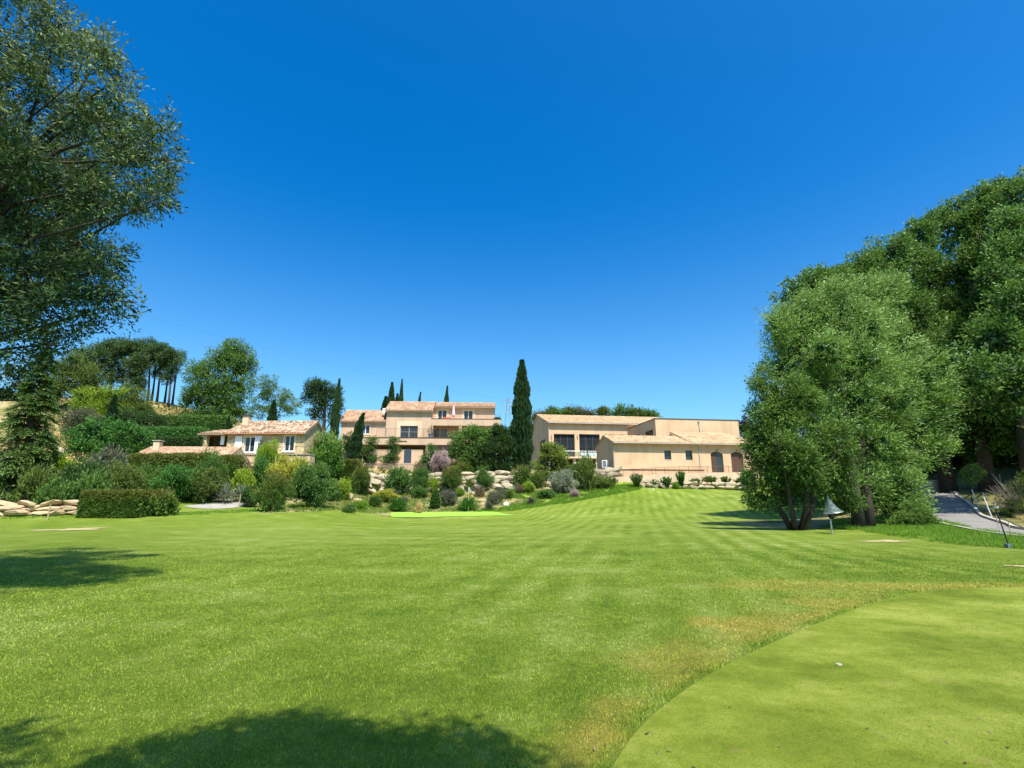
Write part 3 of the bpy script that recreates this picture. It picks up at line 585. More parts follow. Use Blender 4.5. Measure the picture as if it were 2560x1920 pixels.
# bare sand patches worn into the turf
def patch(sx, sy, w, h):
    c = hit(sx, sy); a = hit(sx - w / 2, sy); b_ = hit(sx + w / 2, sy); f = hit(sx, sy + h / 2); g = hit(sx, sy - h / 2); rx = (b_[0] - a[0]) / 2; ry = abs(g[1] - f[1]) / 2
    t = np.linspace(0, 2 * np.pi, 41); k = 1 + .3 * np.sin(t * 3 + sx) + .22 * np.sin(t * 7) + .1 * np.sin(t * 13)
    e = np.stack([c[0] + rx * k * np.cos(t), c[1] + ry * k * np.sin(t)], 1)
    sheet('sand_patch', lerp_rows(e, np.broadcast_to(np.array(c[:2]), e.shape), 5), M['sand'], .02)
patch(180, 1324, 120, 4); patch(2210, 1354, 110, 4.5); patch(2545, 1416, 50, 4)

# mown grass blades standing on the fairway near the camera: nobody could count them
N = 560000
a = rng.uniform(-1.02, 1.02, N); r = np.exp(rng.uniform(math.log(2.6), math.log(26), N)); bx_, by_ = r * np.sin(a), r * np.cos(a)
gd = sdist(bx_, by_, green_poly); keep = (gd > rng.uniform(-.01, .07, N)) & (rng.random(N) > sstep(11, 26, r)); bx_, by_, r, gd = bx_[keep], by_[keep], r[keep], gd[keep]
n = len(bx_); hgt = rng.uniform(.010, .024, n) * (1 + .75 * (gd < .13) * fbm(bx_ * 5, by_ * 5) * 2) * (1 + .12 * np.minimum(r, 14) / 4) * (.6 + .8 * fbm(bx_ * 2, by_ * 2)); wd = .0032 * np.clip(r / 4, .8, 7)
base = np.stack([bx_, by_, gzm(bx_, by_) - .003], 1); d = rng.normal(0, .42, (n, 3)); d[:, 2] = 1; d = unit(d); s = unit(np.cross(d, rdir(n))) * wd[:, None]
V = np.stack([base - s, base + s, base + d * hgt[:, None]], 1).reshape(-1, 3)
me = np_mesh('grass', V, 3, M['blades'], {'tint': rng.random(n)}, zones(bx_, by_))
tag(bpy.data.objects.new('grass', me), 'short mown green grass of the fairway in front of the putting green', 'grass', kind='stuff'); C.objects.link(bpy.data.objects['grass'])

N = 330000; a = rng.uniform(-.2, 1.05, N); r = np.exp(rng.uniform(math.log(2.6), math.log(13), N)); bx_, by_ = r * np.sin(a), r * np.cos(a); k = sdist(bx_, by_, green_poly) < -.02; bx_, by_, r = bx_[k], by_[k], r[k]; n = len(bx_)
base = np.stack([bx_, by_, gzm(bx_, by_) + .011], 1); d = rng.normal(0, .8, (n, 3)); d[:, 2] = 1; d = unit(d); s = unit(np.cross(d, rdir(n))) * (.0022 * np.clip(r / 4, .8, 5))[:, None]; V = np.stack([base - s, base + s, base + d * rng.uniform(.004, .008, n)[:, None]], 1).reshape(-1, 3)
me = np_mesh('green_turf', V, 3, green_material('green_blades', [(.36, (.095, .135, .008)), (.5, (.175, .215, .02)), (.62, (.29, .32, .06))], .005))
tag(bpy.data.objects.new('green_turf', me), 'closely shaved yellowish turf of the near putting green', 'grass', kind='stuff'); C.objects.link(bpy.data.objects['green_turf'])

# ================================================================== BUILDINGS
class Frame:
    def __init__(s, O, yaw): s.O = np.array(O, float); s.y = math.radians(yaw); s.u = np.array([math.cos(s.y), math.sin(s.y), 0]); s.n = np.array([-math.sin(s.y), math.cos(s.y), 0])
    def uw(s, sx, sy, v=0.0):
        d = np.array(ray(sx, sy)); c = np.array([0, 0, EYE]); t = (v + (s.O - c) @ s.n) / (d @ s.n); p = c + d * t - s.O; return float(p @ s.u), float(p[2])
    def U(s, sx, sy=1100, v=0.0): return s.uw(sx, sy, v)[0]
    def W(s, sy, sx, v=0.0): return s.uw(sx, sy, v)[1]
    def rect(s, x0, x1, y0, y1, v=0.0):
        a = s.uw(x0, (y0 + y1) / 2, v)[0]; b = s.uw(x1, (y0 + y1) / 2, v)[0]; return a, b, s.uw((x0 + x1) / 2, y1, v)[1], s.uw((x0 + x1) / 2, y0, v)[1]
    def world(s, u, v, w): p = s.O + s.u * u + s.n * v; return (p[0], p[1], p[2] + w)
def facade(mb, u0, u1, w0, w1, v, ops, depth=.25, back=True):
    """wall in the plane v facing -v, holes with reveals"""
    ops = [(max(a, u0), min(b, u1), max(c, w0), min(d, w1)) for a, b, c, d in ops]
    us = sorted({u0, u1, *[q for o in ops for q in o[:2]]}); ws = sorted({w0, w1, *[q for o in ops for q in o[2:]]})
    for i in range(len(us) - 1):
        for j in range(len(ws) - 1):
            cu, cw = (us[i] + us[i+1]) / 2, (ws[j] + ws[j+1]) / 2
            if any(a < cu < b and c < cw < d for a, b, c, d in ops): continue
            mb.quad((us[i], v, ws[j]), (us[i+1], v, ws[j]), (us[i+1], v, ws[j+1]), (us[i], v, ws[j+1]))
    for a, b, c, d in ops:
        e = v + depth
        mb.quad((a, v, c), (b, v, c), (b, e, c), (a, e, c)); mb.quad((a, v, d), (a, e, d), (b, e, d), (b, v, d))
        mb.quad((a, v, c), (a, e, c), (a, e, d), (a, v, d)); mb.quad((b, v, c), (b, v, d), (b, e, d), (b, e, c))
        if back: mb.quad((a, e, c), (b, e, c), (b, e, d), (a, e, d))
def window(parent, a, b, c, d, v, frame='white', leaves=2, glass=('glass',), fw=.07, rails=(), name='window', sill=None):
    mb = MB(); y0, y1 = v, v + .06
    mb.box(a, a + fw, y0, y1, c, d); mb.box(b - fw, b, y0, y1, c, d); mb.box(a + fw, b - fw, y0, y1, c, c + fw); mb.box(a + fw, b - fw, y0, y1, d - fw, d)
    for k in range(1, leaves): x = a + (b - a) * k / leaves; mb.box(x - fw * .75, x + fw * .75, y0 - .004, y1, c + fw, d - fw)
    for q in rails: mb.box(a + fw, b - fw, y0 - .002, y1 - .002, c + (d - c) * q - fw * .35, c + (d - c) * q + fw * .35)
    w = mb.build(name, M[frame], parent)
    for k in range(len(glass)):
        x0, x1 = a + (b - a) * k / len(glass), a + (b - a) * (k + 1) / len(glass); g = MB().box(x0 + .01, x1 - .01, v + .065, v + .075, c + .01, d - .01); g.build('pane', M[glass[k]], w)
    if sill: MB().box(a - .08, b + .08, v - sill, v - .002, c - .09, c - .003).build('sill', M['cream'], w)
    return w
def roof(mb, u0, u1, ve, we, vr, wr, hl=0.0, hr=0.0, per=.3, amp=.075, thick=.10):
    """corrugated tile slope from the eave (ve,we) to the ridge (vr,wr); hl, hr pull the ridge ends in (hips)"""
    sl = math.hypot(vr - ve, wr - we); ns = max(3, int(sl / .42) + 1); nu = int((u1 - u0) / per * 4) + 1; nv, nw = -(wr - we) / sl, (vr - ve) / sl
    if nw < 0: nv, nw = -nv, -nw
    base = len(mb.v)
    for j in range(ns * 2):
        t = min(1, (j // 2 + (j % 2) * .999) / ns); lift = .035 * (1 - (j % 2))
        for i in range(nu + 1):
            q = i / nu; a0 = u0 + hl * t; a1 = u1 - hr * t; u = a0 + (a1 - a0) * q; uu = u0 + (u1 - u0) * q; h = amp * abs(math.sin(math.pi * u / per)) * 1.5 + lift
            mb.v.append((u, ve + (vr - ve) * t + nv * h, we + (wr - we) * t + nw * h))
    def uvof(j, i): t = min(1, (j // 2 + (j % 2) * .999) / ns); return ((u0 + (u1 - u0) * i / nu), sl * t)
    for j in range(ns * 2 - 1):
        for i in range(nu):
            mb.f.append((base + j*(nu+1) + i, base + j*(nu+1) + i + 1, base + (j+1)*(nu+1) + i + 1, base + (j+1)*(nu+1) + i))
            uj = j if j % 2 == 0 else j - 1
            mb.uv[len(mb.f) - 1] = [(uvof(j, i)[0] + .07, sl * (uj // 2 + .3) / ns)] * 2 + [(uvof(j, i)[0] + .07, sl * (uj // 2 + .3) / ns)] * 2
    # underside and edges
    A, B, Cc, D = (u0, ve, we - thick), (u1, ve, we - thick), (u1 - hr, vr, wr - thick), (u0 + hl, vr, wr - thick)
    A2, B2, C2, D2 = (u0, ve, we + .01), (u1, ve, we + .01), (u1 - hr, vr, wr + .01), (u0 + hl, vr, wr + .01)
    uvq = [(0, 0)] * 4
    mb.quad(A, D, Cc, B, uvq); mb.quad(A, B, B2, A2, uvq); mb.quad(A, A2, D2, D, uvq); mb.quad(B, Cc, C2, B2, uvq)
    # eave scallops closed by little half discs are read from the corrugation itself
def ridge_tiles(mb, p0, p1, r=.11, step=.42):
    p0, p1 = Vector(p0), Vector(p1); n = max(1, int((p1 - p0).length / step))
    for k in range(n): mb.tube([p0.lerp(p1, k / n), p0.lerp(p1, (k + 1.08) / n)], [r, r * .86], 7)
    for i in range(len(mb.f)): mb.uv.setdefault(i, [(random.randint(0, 60) * .3 + .1, random.randint(0, 20) * .42 + .1)] * len(mb.f[i]))
def railing(parent, pts, h, name='railing', m='rail', step=.12, posts=1.5, r=.012, lo=.08):
    mb = MB()
    for a, b in zip(pts[:-1], pts[1:]):
        a, b = Vector(a), Vector(b); ln = (b - a).length; up = Vector((0, 0, h)); lo_ = Vector((0, 0, lo))
        mb.bar(a + up, b + up, r * 1.9, 4); mb.bar(a + lo_, b + lo_, r * 1.4, 4)
        for k in range(int(ln / step) + 1): p = a.lerp(b, k * step / ln); mb.bar(p + lo_, p + up, r, 4)
        for k in range(int(ln / posts) + 1): p = a.lerp(b, min(1, k * posts / ln)); mb.bar(p, p + up, r * 2.2, 4)
    return mb.build(name, M[m], parent)
def pipe(parent, pts, r=.05, m='zinc', name='downpipe'): return MB().tube(pts, [r] * len(pts), 8).build(name, M[m], parent)

# ------------------------------------------------ right complex (clubhouse)
OA = at(1537, 1176, 80); FA = Frame(OA, 8)
club = empty('low_annex', OA, FA.y, 'low ochre rendered annex with two small square windows and arched openings', 'building')
w_e = FA.W(1106, 1537, -.6); u_r = FA.U(1900); uS = FA.U(1688, 1085, 4.4); w_r = FA.W(1089, 1514.5, 4.4)
wins = [FA.rect(1661, 1678, 1126, 1149), FA.rect(1714, 1731, 1126, 1150)]
arches = [FA.rect(1778, 1808.5, 1129, 1181), FA.rect(1828.5, 1859, 1129.5, 1181)]
arches.append((arches[1][0] + (arches[1][0] - arches[0][0]), arches[1][1] + (arches[1][0] - arches[0][0]), arches[1][2], arches[1][3]))
u_r = arches[2][1] + 1.5
wb = FA.W(1182, 1700) - .8; wt = w_e - .02
mb = MB(); facade(mb, 0, u_r, wb, wt, 0, wins + arches, .3)
mb.poly([(0, 0, wb), (0, 0, wt), (0, 4.4, w_r - .1), (0, 8.8, wt), (0, 8.8, wb)]); mb.quad((0, 8.8, wb), (0, 8.8, wt), (u_r, 8.8, wt), (u_r, 8.8, wb)); mb.quad((u_r, 0, wb), (u_r, 8.8, wb), (u_r, 8.8, wt), (u_r, 0, wt))
for a, b, c, d in arches:     # segmental heads
    n = 10; hgt = .38; top = []
    for k in range(n + 1): t = k / n; top.append((a + (b - a) * t, d - hgt * (2 * t - 1) ** 2 * 1.0))
    for k in range(n):
        (x0, z0), (x1, z1) = top[k], top[k + 1]; mb.quad((x0, -.002, z0), (x1, -.002, z1), (x1, -.002, d + .002), (x0, -.002, d + .002)); mb.quad((x0, -.002, z0), (x0, .3, z0), (x1, .3, z1), (x1, -.002, z1))
mb.build('wall', M['stucco_r'], club)
for w in wins: window(club, *w, .2, 'brown', 1, fw=.06, sill=.24)
for k, (a, b, c, d) in enumerate(arches):
    dd = MB(); dd.box(a + .01, (a + b) / 2 if k == 0 else b - .01, .22, .27, c + .02, d - .02); o = dd.build('door', M['brown'], club)
    if k == 0: MB().box((a + b) / 2 + .02, b - .01, .25, .27, c + .02, d - .02).build('pane', M['glass'], o)
    lm = MB(); cx = (a + b) / 2; lm.bar((cx, 0, d + .32), (cx, -.22, d + .36), .02); lm.tube([(cx, -.22, d + .34), (cx, -.22, d + .2), (cx, -.22, d + .06)], [.03, .10, .07], 8); lm.build('wall_lamp', M['dark_metal'], club)
rf = MB(); roof(rf, -.25, uS + .3, -.6, w_e, 4.4, w_r); roof(rf, -.25, uS + .3, 9.2, w_e - .1, 4.4, w_r)
w_r2 = FA.W(1083, 1770, 7.0); roof(rf, uS + .3, u_r + .5, -.6, w_e, 7.0, w_e + (w_r2 - w_e) * 1.0, 0, 5.0)
ridge_tiles(rf, (-.25, 4.4, w_r + .02), (uS + .3, 4.4, w_r + .02)); ridge_tiles(rf, (uS + .3, 7.0, w_r2 + .02), (u_r - 4.4, 7, w_r2 + .02)); ridge_tiles(rf, (u_r - 4.4, 7, w_r2), (u_r + .5, -.4, w_e))
wu = (w_r2 - w_e) / 7.45
rf.prism([(0, 0)] * 0 or [(uS + .2, w_e + .05), (uS + .2, w_e + .05 + 0.001), (uS + .28, w_e + .06)], 0, .05)
rf.build('roof', M['tile_pale'], club)
tri = MB(); tri.poly([(uS + .31, 4.5, w_r - .15), (uS + .31, 7.0, w_r2 - .12), (uS + .31, 8.4, w_r - .15)]); tri.build('gable', M['stucco_r'], club)
MB().tube([(-.2, -.68, w_e - .05), (u_r, -.68, w_e - .05)], [.075, .075], 8).build('gutter', M['zinc'], club)
ud = FA.U(1745, 1110); pipe(club, [(ud, -.5, w_e - .1), (ud + .05, -.08, w_e - .5), (ud + .05, -.08, wb + .4)], .06)
pipe(club, [(.12, -.5, w_e - .1), (-.10, -.07, w_e - .5), (-.10, -.07, wb)], .055); pipe(club, [(-.07, 8.6, wt - .1), (-.07, 8.6, wb)], .05)
# air conditioner standing by the gable
pA = FA.world(-1.0, 1.6, 0); zA = gz(pA[0], pA[1])
ac = empty('air_conditioner', (pA[0], pA[1], FA.O[2] + FA.W(1169, 1520, 1.5)), FA.y, 'white air conditioning unit standing against the shaded gable of the low annex', 'air conditioner')
mb = MB().box(-.5, .45, -.25, .25, 0, 1.15); mb.build('casing', M['white'], ac)
mb = MB(); [mb.box(-.42, .1, -.27, -.255, .1 + k * .09, .14 + k * .09) for k in range(11)]; mb.build('grille', M['dark_metal'], ac)
mb = MB(); mb.box(-.45, -.35, -.2, .2, -1.2, -.003); mb.box(.3, .4, -.2, .2, -1.2, -.003); mb.build('stand', M['concrete_wall'], ac)

# upper flat-roofed block
OU = at(1640, 1083, 90); FU = Frame(OU, 8)
blk = empty('upper_block', OU, FU.y, 'tall flat-roofed peach block with a dark coping rising behind the low annex roof', 'building')
t = FU.W(1047, 1640); ur = FU.U(1846, 1060); bot = FU.O[2] * 0 - 4.5; D = 13.2
mb = MB(); mb.quad((0, 0, bot), (ur, 0, bot), (ur, 0, t), (0, 0, t)); mb.quad((ur, 0, bot), (ur, D, bot), (ur, D, t), (ur, 0, t)); mb.quad((0, D, bot), (0, D, t), (ur, D, t), (ur, D, bot)); mb.quad((0, 0, t - .1), (ur, 0, t - .1), (ur, D, t - .1), (0, D, t - .1))
# left side wall with strip windows: openings in v,w
sw = [(1.2, 4.6, FU.W(1088, 1632) , FU.W(1071.5, 1632)), (7.5, 10.0, FU.W(1088, 1632), FU.W(1071.5, 1632))]
vs = sorted({0, D, *[q for s in sw for q in s[:2]]}); ws = sorted({bot, t, sw[0][2], sw[0][3]})
for i in range(len(vs) - 1):
    for j in range(len(ws) - 1):
        if any(a < (vs[i] + vs[i+1]) / 2 < b and c < (ws[j] + ws[j+1]) / 2 < d for a, b, c, d in sw): continue
        mb.quad((0, vs[i+1], ws[j]), (0, vs[i], ws[j]), (0, vs[i], ws[j+1]), (0, vs[i+1], ws[j+1]))
mb.build('wall', M['stucco_r'], blk)
for a, b, c, d in sw:
    f = MB(); n = 4 if b - a > 3 else 3; f.box(.06, .14, a, b, c, c + .09); f.box(.06, .14, a, b, d - .12, d)
    for k in range(n + 1): y = a + (b - a - .1) * k / n; f.box(.055, .145, y, y + .1, c + .09, d - .12)
    fo = f.build('window', M['brown'], blk); MB().box(.16, .17, a, b, c, d).build('pane', M['glass'], fo); MB().box(.0, .3, a - .01, a, c, d).build('reveal', M['stucco_r'], fo)
mb = MB(); mb.box(-.08, ur + .08, -.08, .2, t + .002, t + .13); mb.box(-.08, .2, .2, D, t + .002, t + .13); mb.box(ur - .2, ur + .08, .2, D, t + .002, t + .13); mb.box(.2, ur - .2, D - .2, D, t + .002, t + .13); mb.build('coping', M['brown'], blk)
up = FU.U(1747, 1060); pipe(blk, [(up, -.06, t - .35), (up + .02, -.06, t - 1.4), (up + .12, -.07, t - 3.2)], .08); MB().box(up - .16, up + .16, -.22, -.004, t - .5, t - .15).build('hopper', M['zinc'], blk)

# main hall
ym = FU.world(0, D, 0); vdir = FU.n
Om = at(1373, 1140, 100.7); FM = Frame(Om, 8)
hall = empty('main_hall', Om, FM.y, 'long ochre hall with pale tiled roof, tall glazed bays and a balcony on the terrace', 'building')
we = FM.W(1056, 1373, -.5); ur = FM.U(1700, 1060); wr = FM.W(1037.5, 1343, 11.0); bot = -7
bays = [FM.rect(1385, 1437, 1085, 1142), FM.rect(1448.5, 1500, 1085.5, 1142), FM.rect(1511.5, 1562, 1086.5, 1142)]
low = [FM.rect(1400, 1450, 1148, 1172), FM.rect(1468, 1494, 1148, 1172)]
mb = MB(); facade(mb, 0, ur, bot, we - .02, 0, bays + low, .45)
sb = (3.5, 9.0, FM.W(1150, 1373), FM.W(1096, 1360, 3))
DD = 22.0
pts = [(0, bot), (0, we - .02), (11, wr - .12), (DD, we - .02), (DD, bot)]
# side gable with one tall brown window
for (v0, v1, w0, w1) in [(0, sb[0], bot, we - .02), (sb[1], DD, bot, we - .02), (sb[0], sb[1], bot, sb[2]), (sb[0], sb[1], sb[3], we - .02)]: mb.quad((0, v1, w0), (0, v0, w0), (0, v0, w1), (0, v1, w1))
mb.poly([(0, 0, we - .02), (0, DD, we - .02), (0, 11, wr - .12)][::-1]); mb.quad((0, DD, bot), (0, DD, we), (ur, DD, we), (ur, DD, bot))
mb.build('wall', M['stucco_r'], hall)
f = MB(); [f.box(.1, .2, sb[0] + k * 1.3, sb[0] + k * 1.3 + .14, sb[2], sb[3]) for k in range(5)]; f.box(.1, .2, sb[0], sb[1], sb[3] - .15, sb[3]); fo = f.build('window', M['brown'], hall); MB().box(.22, .23, sb[0], sb[1], sb[2], sb[3]).build('pane', M['glass'], fo)
for q in bays: window(hall, *q, .3, 'brown', 3, ('glass',), .09, (.28, .42, .74))
for q in low: window(hall, *q, .3, 'brown', 2, ('glass',), .08)
rf = MB(); roof(rf, -.3, ur, -.55, we, 11, wr, per=.36, amp=.085); roof(rf, -.3, ur, DD + .5, we, 11, wr, per=.36); ridge_tiles(rf, (-.3, 11, wr + .03), (ur, 11, wr + .03), .14); rf.build('roof', M['tile_pale'], hall)
MB().tube([(-.2, -.62, we - .06), (ur, -.62, we - .06)], [.085, .085], 8).build('gutter', M['zinc'], hall)
pipe(hall, [(.1, -.55, we - .1), (-.02, -.1, we - .6), (-.02, -.1, bot + 3)], .07)
for sx in (1379, 1443.5, 1507): u = FM.U(sx, 1092); w = FM.W(1092, sx); MB().box(u - .08, u + .08, -.16, -.003, w - .3, w + .3).build('wall_lamp', M['terracotta'], hall)
b0, b1 = FM.U(1412, 1143, -3), FM.U(1500, 1143, -3) + 6; wf = FM.W(1142, 1460, -3)
MB().box(b0, b1, -3, -.003, wf - .28, wf).build('balcony', M['cream'], hall)
[MB().box(u, u + .5, -2.6, -2.1, wf - 3.8, wf - .285).build('pillar', M['cream'], hall) for u in (b0 + 1.8, b0 + 6.2)]
gr = MB(); [gr.box(u, u + 1.35, -2.96, -2.94, wf + .08, wf + 1.05) for u in np.arange(b0 + .05, b1 - 1.3, 1.42)]; go = gr.build('balustrade', M['clear'], hall)
mb = MB(); mb.bar((b0, -2.95, wf + 1.08), (b1, -2.95, wf + 1.08), .025); [mb.bar((u, -2.95, wf), (u, -2.95, wf + 1.08), .022) for u in np.arange(b0 + .01, b1, 1.42)]; mb.build('handrail', M['grey_metal'], go)
for k, sx in enumerate((1459, 1477, 1493)):
    u = FM.U(sx, 1135, -2); t_ = empty('lounge_chair', FM.world(u, -2.0, wf), FM.y, ['white lounge chair on the hall balcony, leftmost of the three', 'white lounge chair on the hall balcony between two others', 'white lounge chair on the hall balcony nearest the low annex gable'][k], 'chair', 'white lounge chairs on the hall balcony')
    MB().box(-.6, .6, -.4, .4, .02, .42).build('seat', M['white'], t_); MB().box(-.6, .6, .2, .42, .42, .95).build('backrest', M['white'], t_); MB().box(-.6, -.46, -.4, .2, .42, .62).build('armrest', M['white'], t_); MB().box(.46, .6, -.4, .2, .42, .62).build('armrest', M['white'], t_)

# ------------------------------------------------ ramp wall with railing, in front of the annex
FR = Frame(FA.world(0, -3.0, 0), 8)
def rp(sx, sy, v=0): u, w = FR.uw(sx, sy, v); return (u, v, w)
rw = empty('ramp_wall', FR.O, FR.y, 'long low peach rendered ramp wall with bar railing below the arched annex', 'wall')
tl = [(1490, 1198), (1560, 1191), (1640, 1186), (1700, 1183.5), (1800, 1182), (1900, 1181)]
tp = [rp(*q) for q in tl]; mb = MB()
for a, b in zip(tp[:-1], tp[1:]):
    zb = -6; mb.quad((a[0], 0, zb), (b[0], 0, zb), (b[0], 0, b[2]), (a[0], 0, a[2])); mb.quad((a[0], 0, a[2]), (b[0], 0, b[2]), (b[0], .35, b[2]), (a[0], .35, a[2])); mb.quad((a[0], .35, zb), (a[0], .35, a[2]), (b[0], .35, b[2]), (b[0], .35, zb))
mb.build('wall', M['concrete_wall'], rw)
mb = MB()
for a, b in zip(tp[:-1], tp[1:]): mb.quad((a[0], .352, a[2] - .1), (b[0], .352, b[2] - .1), (b[0], 2.98, b[2] - .1), (a[0], 2.98, a[2] - .1))
mb.build('ramp_floor', M['concrete_wall'], rw)
railing(rw, [(a[0], .12, a[2]) for a in tp], 1.02)
# inner ledge at the foot of the annex
u0, u1 = FR.U(1537, 1176, 2.5), FR.U(1758, 1176, 2.5); wl_ = FR.W(1174, 1650, 2.5); MB().box(u0, u1, 2.3, 2.97, wl_ - 1.2, wl_).build('ledge', M['stucco_r'], rw)
MB().box(u0, u1 + .1, 2.25, 2.3, wl_ - .14, wl_ + .03).build('ledge_trim', M['brown'], rw)

# ------------------------------------------------ terraced house in the middle
OB = at(849, 1111, 84); FB = Frame(OB, 3)
ho = empty('terraced_house', OB, FB.y, 'peach rendered house on three levels with pink tiled roofs, balconies and a blue-grey cellar door', 'house')
R = FB.rect; W = FB.W; U = FB.U
e1 = W(1053.5, 905, -.4); r1 = W(1026.5, 905, 3.6); uL, u1 = 0, U(966, 1060); D1 = 7.2
u2 = U(1078.5, 1050, -.35); e2 = W(1026.5, 1020, -.75); r2 = W(1005, 1020, 3.6)
u3 = U(1236, 1040, 2.8); e3 = W(1017.5, 1150, 2.3); r3 = W(1007, 1150, 5.2); ut = U(1252, 1055, -.3)
pt, pb_ = W(1047.5, 1150, -.35), W(1064, 1150, -.35)
base = W(1175, 950)
w1 = R(903.5, 924, 1062.5, 1084.5); w2 = R(1000.3, 1044.5, 1064.5, 1094.5, -.3)
mb = MB(); facade(mb, uL, u1, W(1105, 905), e1 - .02, 0, [w1], .2); mb.poly([(uL, 0, base), (uL, 0, e1), (uL, 3.6, r1 - .08), (uL, D1, e1), (uL, D1, base)][::-1]); mb.quad((uL, D1, base), (u2, D1, base), (u2, D1, e1), (uL, D1, e1))
facade(mb, u1, u2, W(1100, 1000, -.3) - 1.0, e2 - .02, -.3, [w2], .3); wq = W(1100, 1000, -.3) - 1.0
mb.poly([(u1, -.3, wq), (u1, -.3, e2 - .02), (u1, 3.6, r2 - .1), (u1, 7.6, e2 - .02), (u1, 7.6, wq)][::-1]); mb.poly([(u2, -.3, wq), (u2, -.3, e2 - .02), (u2, 3.6, r2 - .1), (u2, 7.6, e2 - .02), (u2, 7.6, wq)]); mb.quad((u1, 7.6, wq), (u2, 7.6, wq), (u2, 7.6, e2), (u1, 7.6, e2))
w3a = R(1094.7, 1116.5, 1025.4, 1047, 2.8); w3b = R(1159.5, 1182, 1026.6, 1047.5, 2.8)
facade(mb, u2 + .003, u3, pb_, e3 - .02, 2.8, [w3a, w3b], .2); mb.quad((u3, 2.8, pb_), (u3, 8.2, pb_), (u3, 8.2, e3), (u3, 2.8, e3)); mb.poly([(u3, 2.8, e3), (u3, 8.2, e3), (u3, 5.3, r3 - .05)]); mb.quad((u2, 8.2, pb_), (u3, 8.2, pb_), (u3, 8.2, e3), (u2, 8.2, e3))
# terrace parapet and slab, loggia piers, back wall of loggia
mb.box(u2 + .003, ut, -.35, -.1, pb_, pt); mb.box(u2 + .003, ut, -.1, 2.79, pb_ + .0, pb_ + .18); mb.box(ut - .25, ut, -.1, 2.79, pb_ + .18, pt)
fl = W(1094, 1110, -.3)
for a, b in ((1079, 1082.5), (1146.5, 1154), (1247, 1252)): mb.box(U(a, 1080, -.3) + .01, U(b, 1080, -.3), -.34, .1, fl - .2, pb_ - .003)
lw = [R(1084, 1098, 1072, 1095, 2.4), R(1102, 1118, 1072, 1095, 2.4), R(1165, 1200, 1072, 1095, 2.4)]
facade(mb, u2, ut, fl - .3, pb_, 2.4, lw, .12); mb.quad((ut - .01, .1, fl), (ut - .01, 2.4, fl), (ut - .01, 2.4, pb_), (ut - .01, .1, pb_))
mb.build('wall', M['stucco'], ho)
# cream stone surrounds
mb = MB()
def surround(a, b, c, d, v, s=.3, bottom=False):
    mb.box(a - s, a, v - .05, v + .02, c, d + s * 1.3); mb.box(b, b + s, v - .05, v + .02, c, d + s * 1.3); mb.box(a, b, v - .05, v + .02, d, d + s * 1.3)
    if bottom: mb.box(a - s, b + s, v - .06, v + .02, c - .2, c - .002)
for q_ in ((*w2, -.3, .6), (*w1, 0, .16, True), (*w3a, 2.8, .38), (*w3b, 2.8, .38)): mb = MB(); surround(*q_); mb.build('stone_surround', M['cream'], ho)
window(ho, *w1, .12, 'white', 2, ('glass_painted_sky', 'glass')); window(ho, *w2, -.12, 'zinc', 2, rails=(.5,)); window(ho, *w3a, 2.9, 'white', 2); window(ho, *w3b, 2.9, 'white', 2)
for q in lw: window(ho, *q, 2.45, 'zinc', 2)
rf = MB(); roof(rf, uL - .25, u1, -.45, e1, 3.6, r1); roof(rf, uL - .25, u1, D1 + .4, e1 - .1, 3.6, r1); ridge_tiles(rf, (uL - .25, 3.6, r1 + .02), (u1, 3.6, r1 + .02)); rf.build('roof', M['tile_pink'], ho)
rf = MB(); roof(rf, u1 - .25, u2 + .25, -.8, e2, 3.6, r2); roof(rf, u1 - .25, u2 + .25, 8.0, e2, 3.6, r2); ridge_tiles(rf, (u1 - .25, 3.6, r2 + .02), (u2 + .25, 3.6, r2 + .02)); rf.build('roof', M['tile_pink'], ho)
rf = MB(); roof(rf, u2 + .26, u3 + .2, 2.2, e3, 5.3, r3); roof(rf, u2 + .26, u3 + .2, 8.6, e3 - .2, 5.3, r3); ridge_tiles(rf, (u2 + .3, 5.3, r3 + .02), (u3 + .2, 5.3, r3 + .02)); rf.build('roof', M['tile_pink'], ho)
# stacked tile cornices under the eaves
mb = MB(); mb.box(uL - .1, u1 - .002, -.25, -.004, e1 - .28, e1 - .13); mb.box(u1 - .05, u2 + .1, -.5, -.304, e2 - .28, e2 - .13); mb.box(u2 + .12, u3, 2.5, 2.796, e3 - .26, e3 - .12); mb.build('cornice', M['cream'], ho)
mb = MB(); mb.box(u2 + .02, ut + .04, -.4, -.06, pt + .002, pt + .07); mb.build('coping', M['brown'], ho)
[MB().box(U(q, 1055, -.36) - .03, U(q, 1055, -.36) + .03, -.41, -.352, pt - 1.0, pt - .12).build('rainwater_spout', M['zinc'], ho) for q in (1121, 1164, 1209)]
railing(ho, [(u2 + .1, -.22, pt + .07), (ut - .1, -.22, pt + .07), (ut - .1, 2.6, pt + .07)], .78, step=.15, r=.007, lo=.3)
# flue with its white box on the left gable
uf = U(959, 1035, -.2); fm = MB(); fm.box(uf - .35, uf + .2, .6, 1.1, W(1034, 958, .8), W(1021, 958, .8)); fo = fm.build('flue_box', M['white'], ho)
wf_ = W(1040, 962, .5); MB().tube([(uf + .2, .5, wf_ - .9), (uf + .32, .2, wf_ - .55), (uf + .12, .1, wf_ - .25), (uf + .22, .2, wf_ + .2), (uf + .25, .6, wf_ + .6)], [.16] * 5, 8).build('flue_pipe', M['dark_metal'], ho)
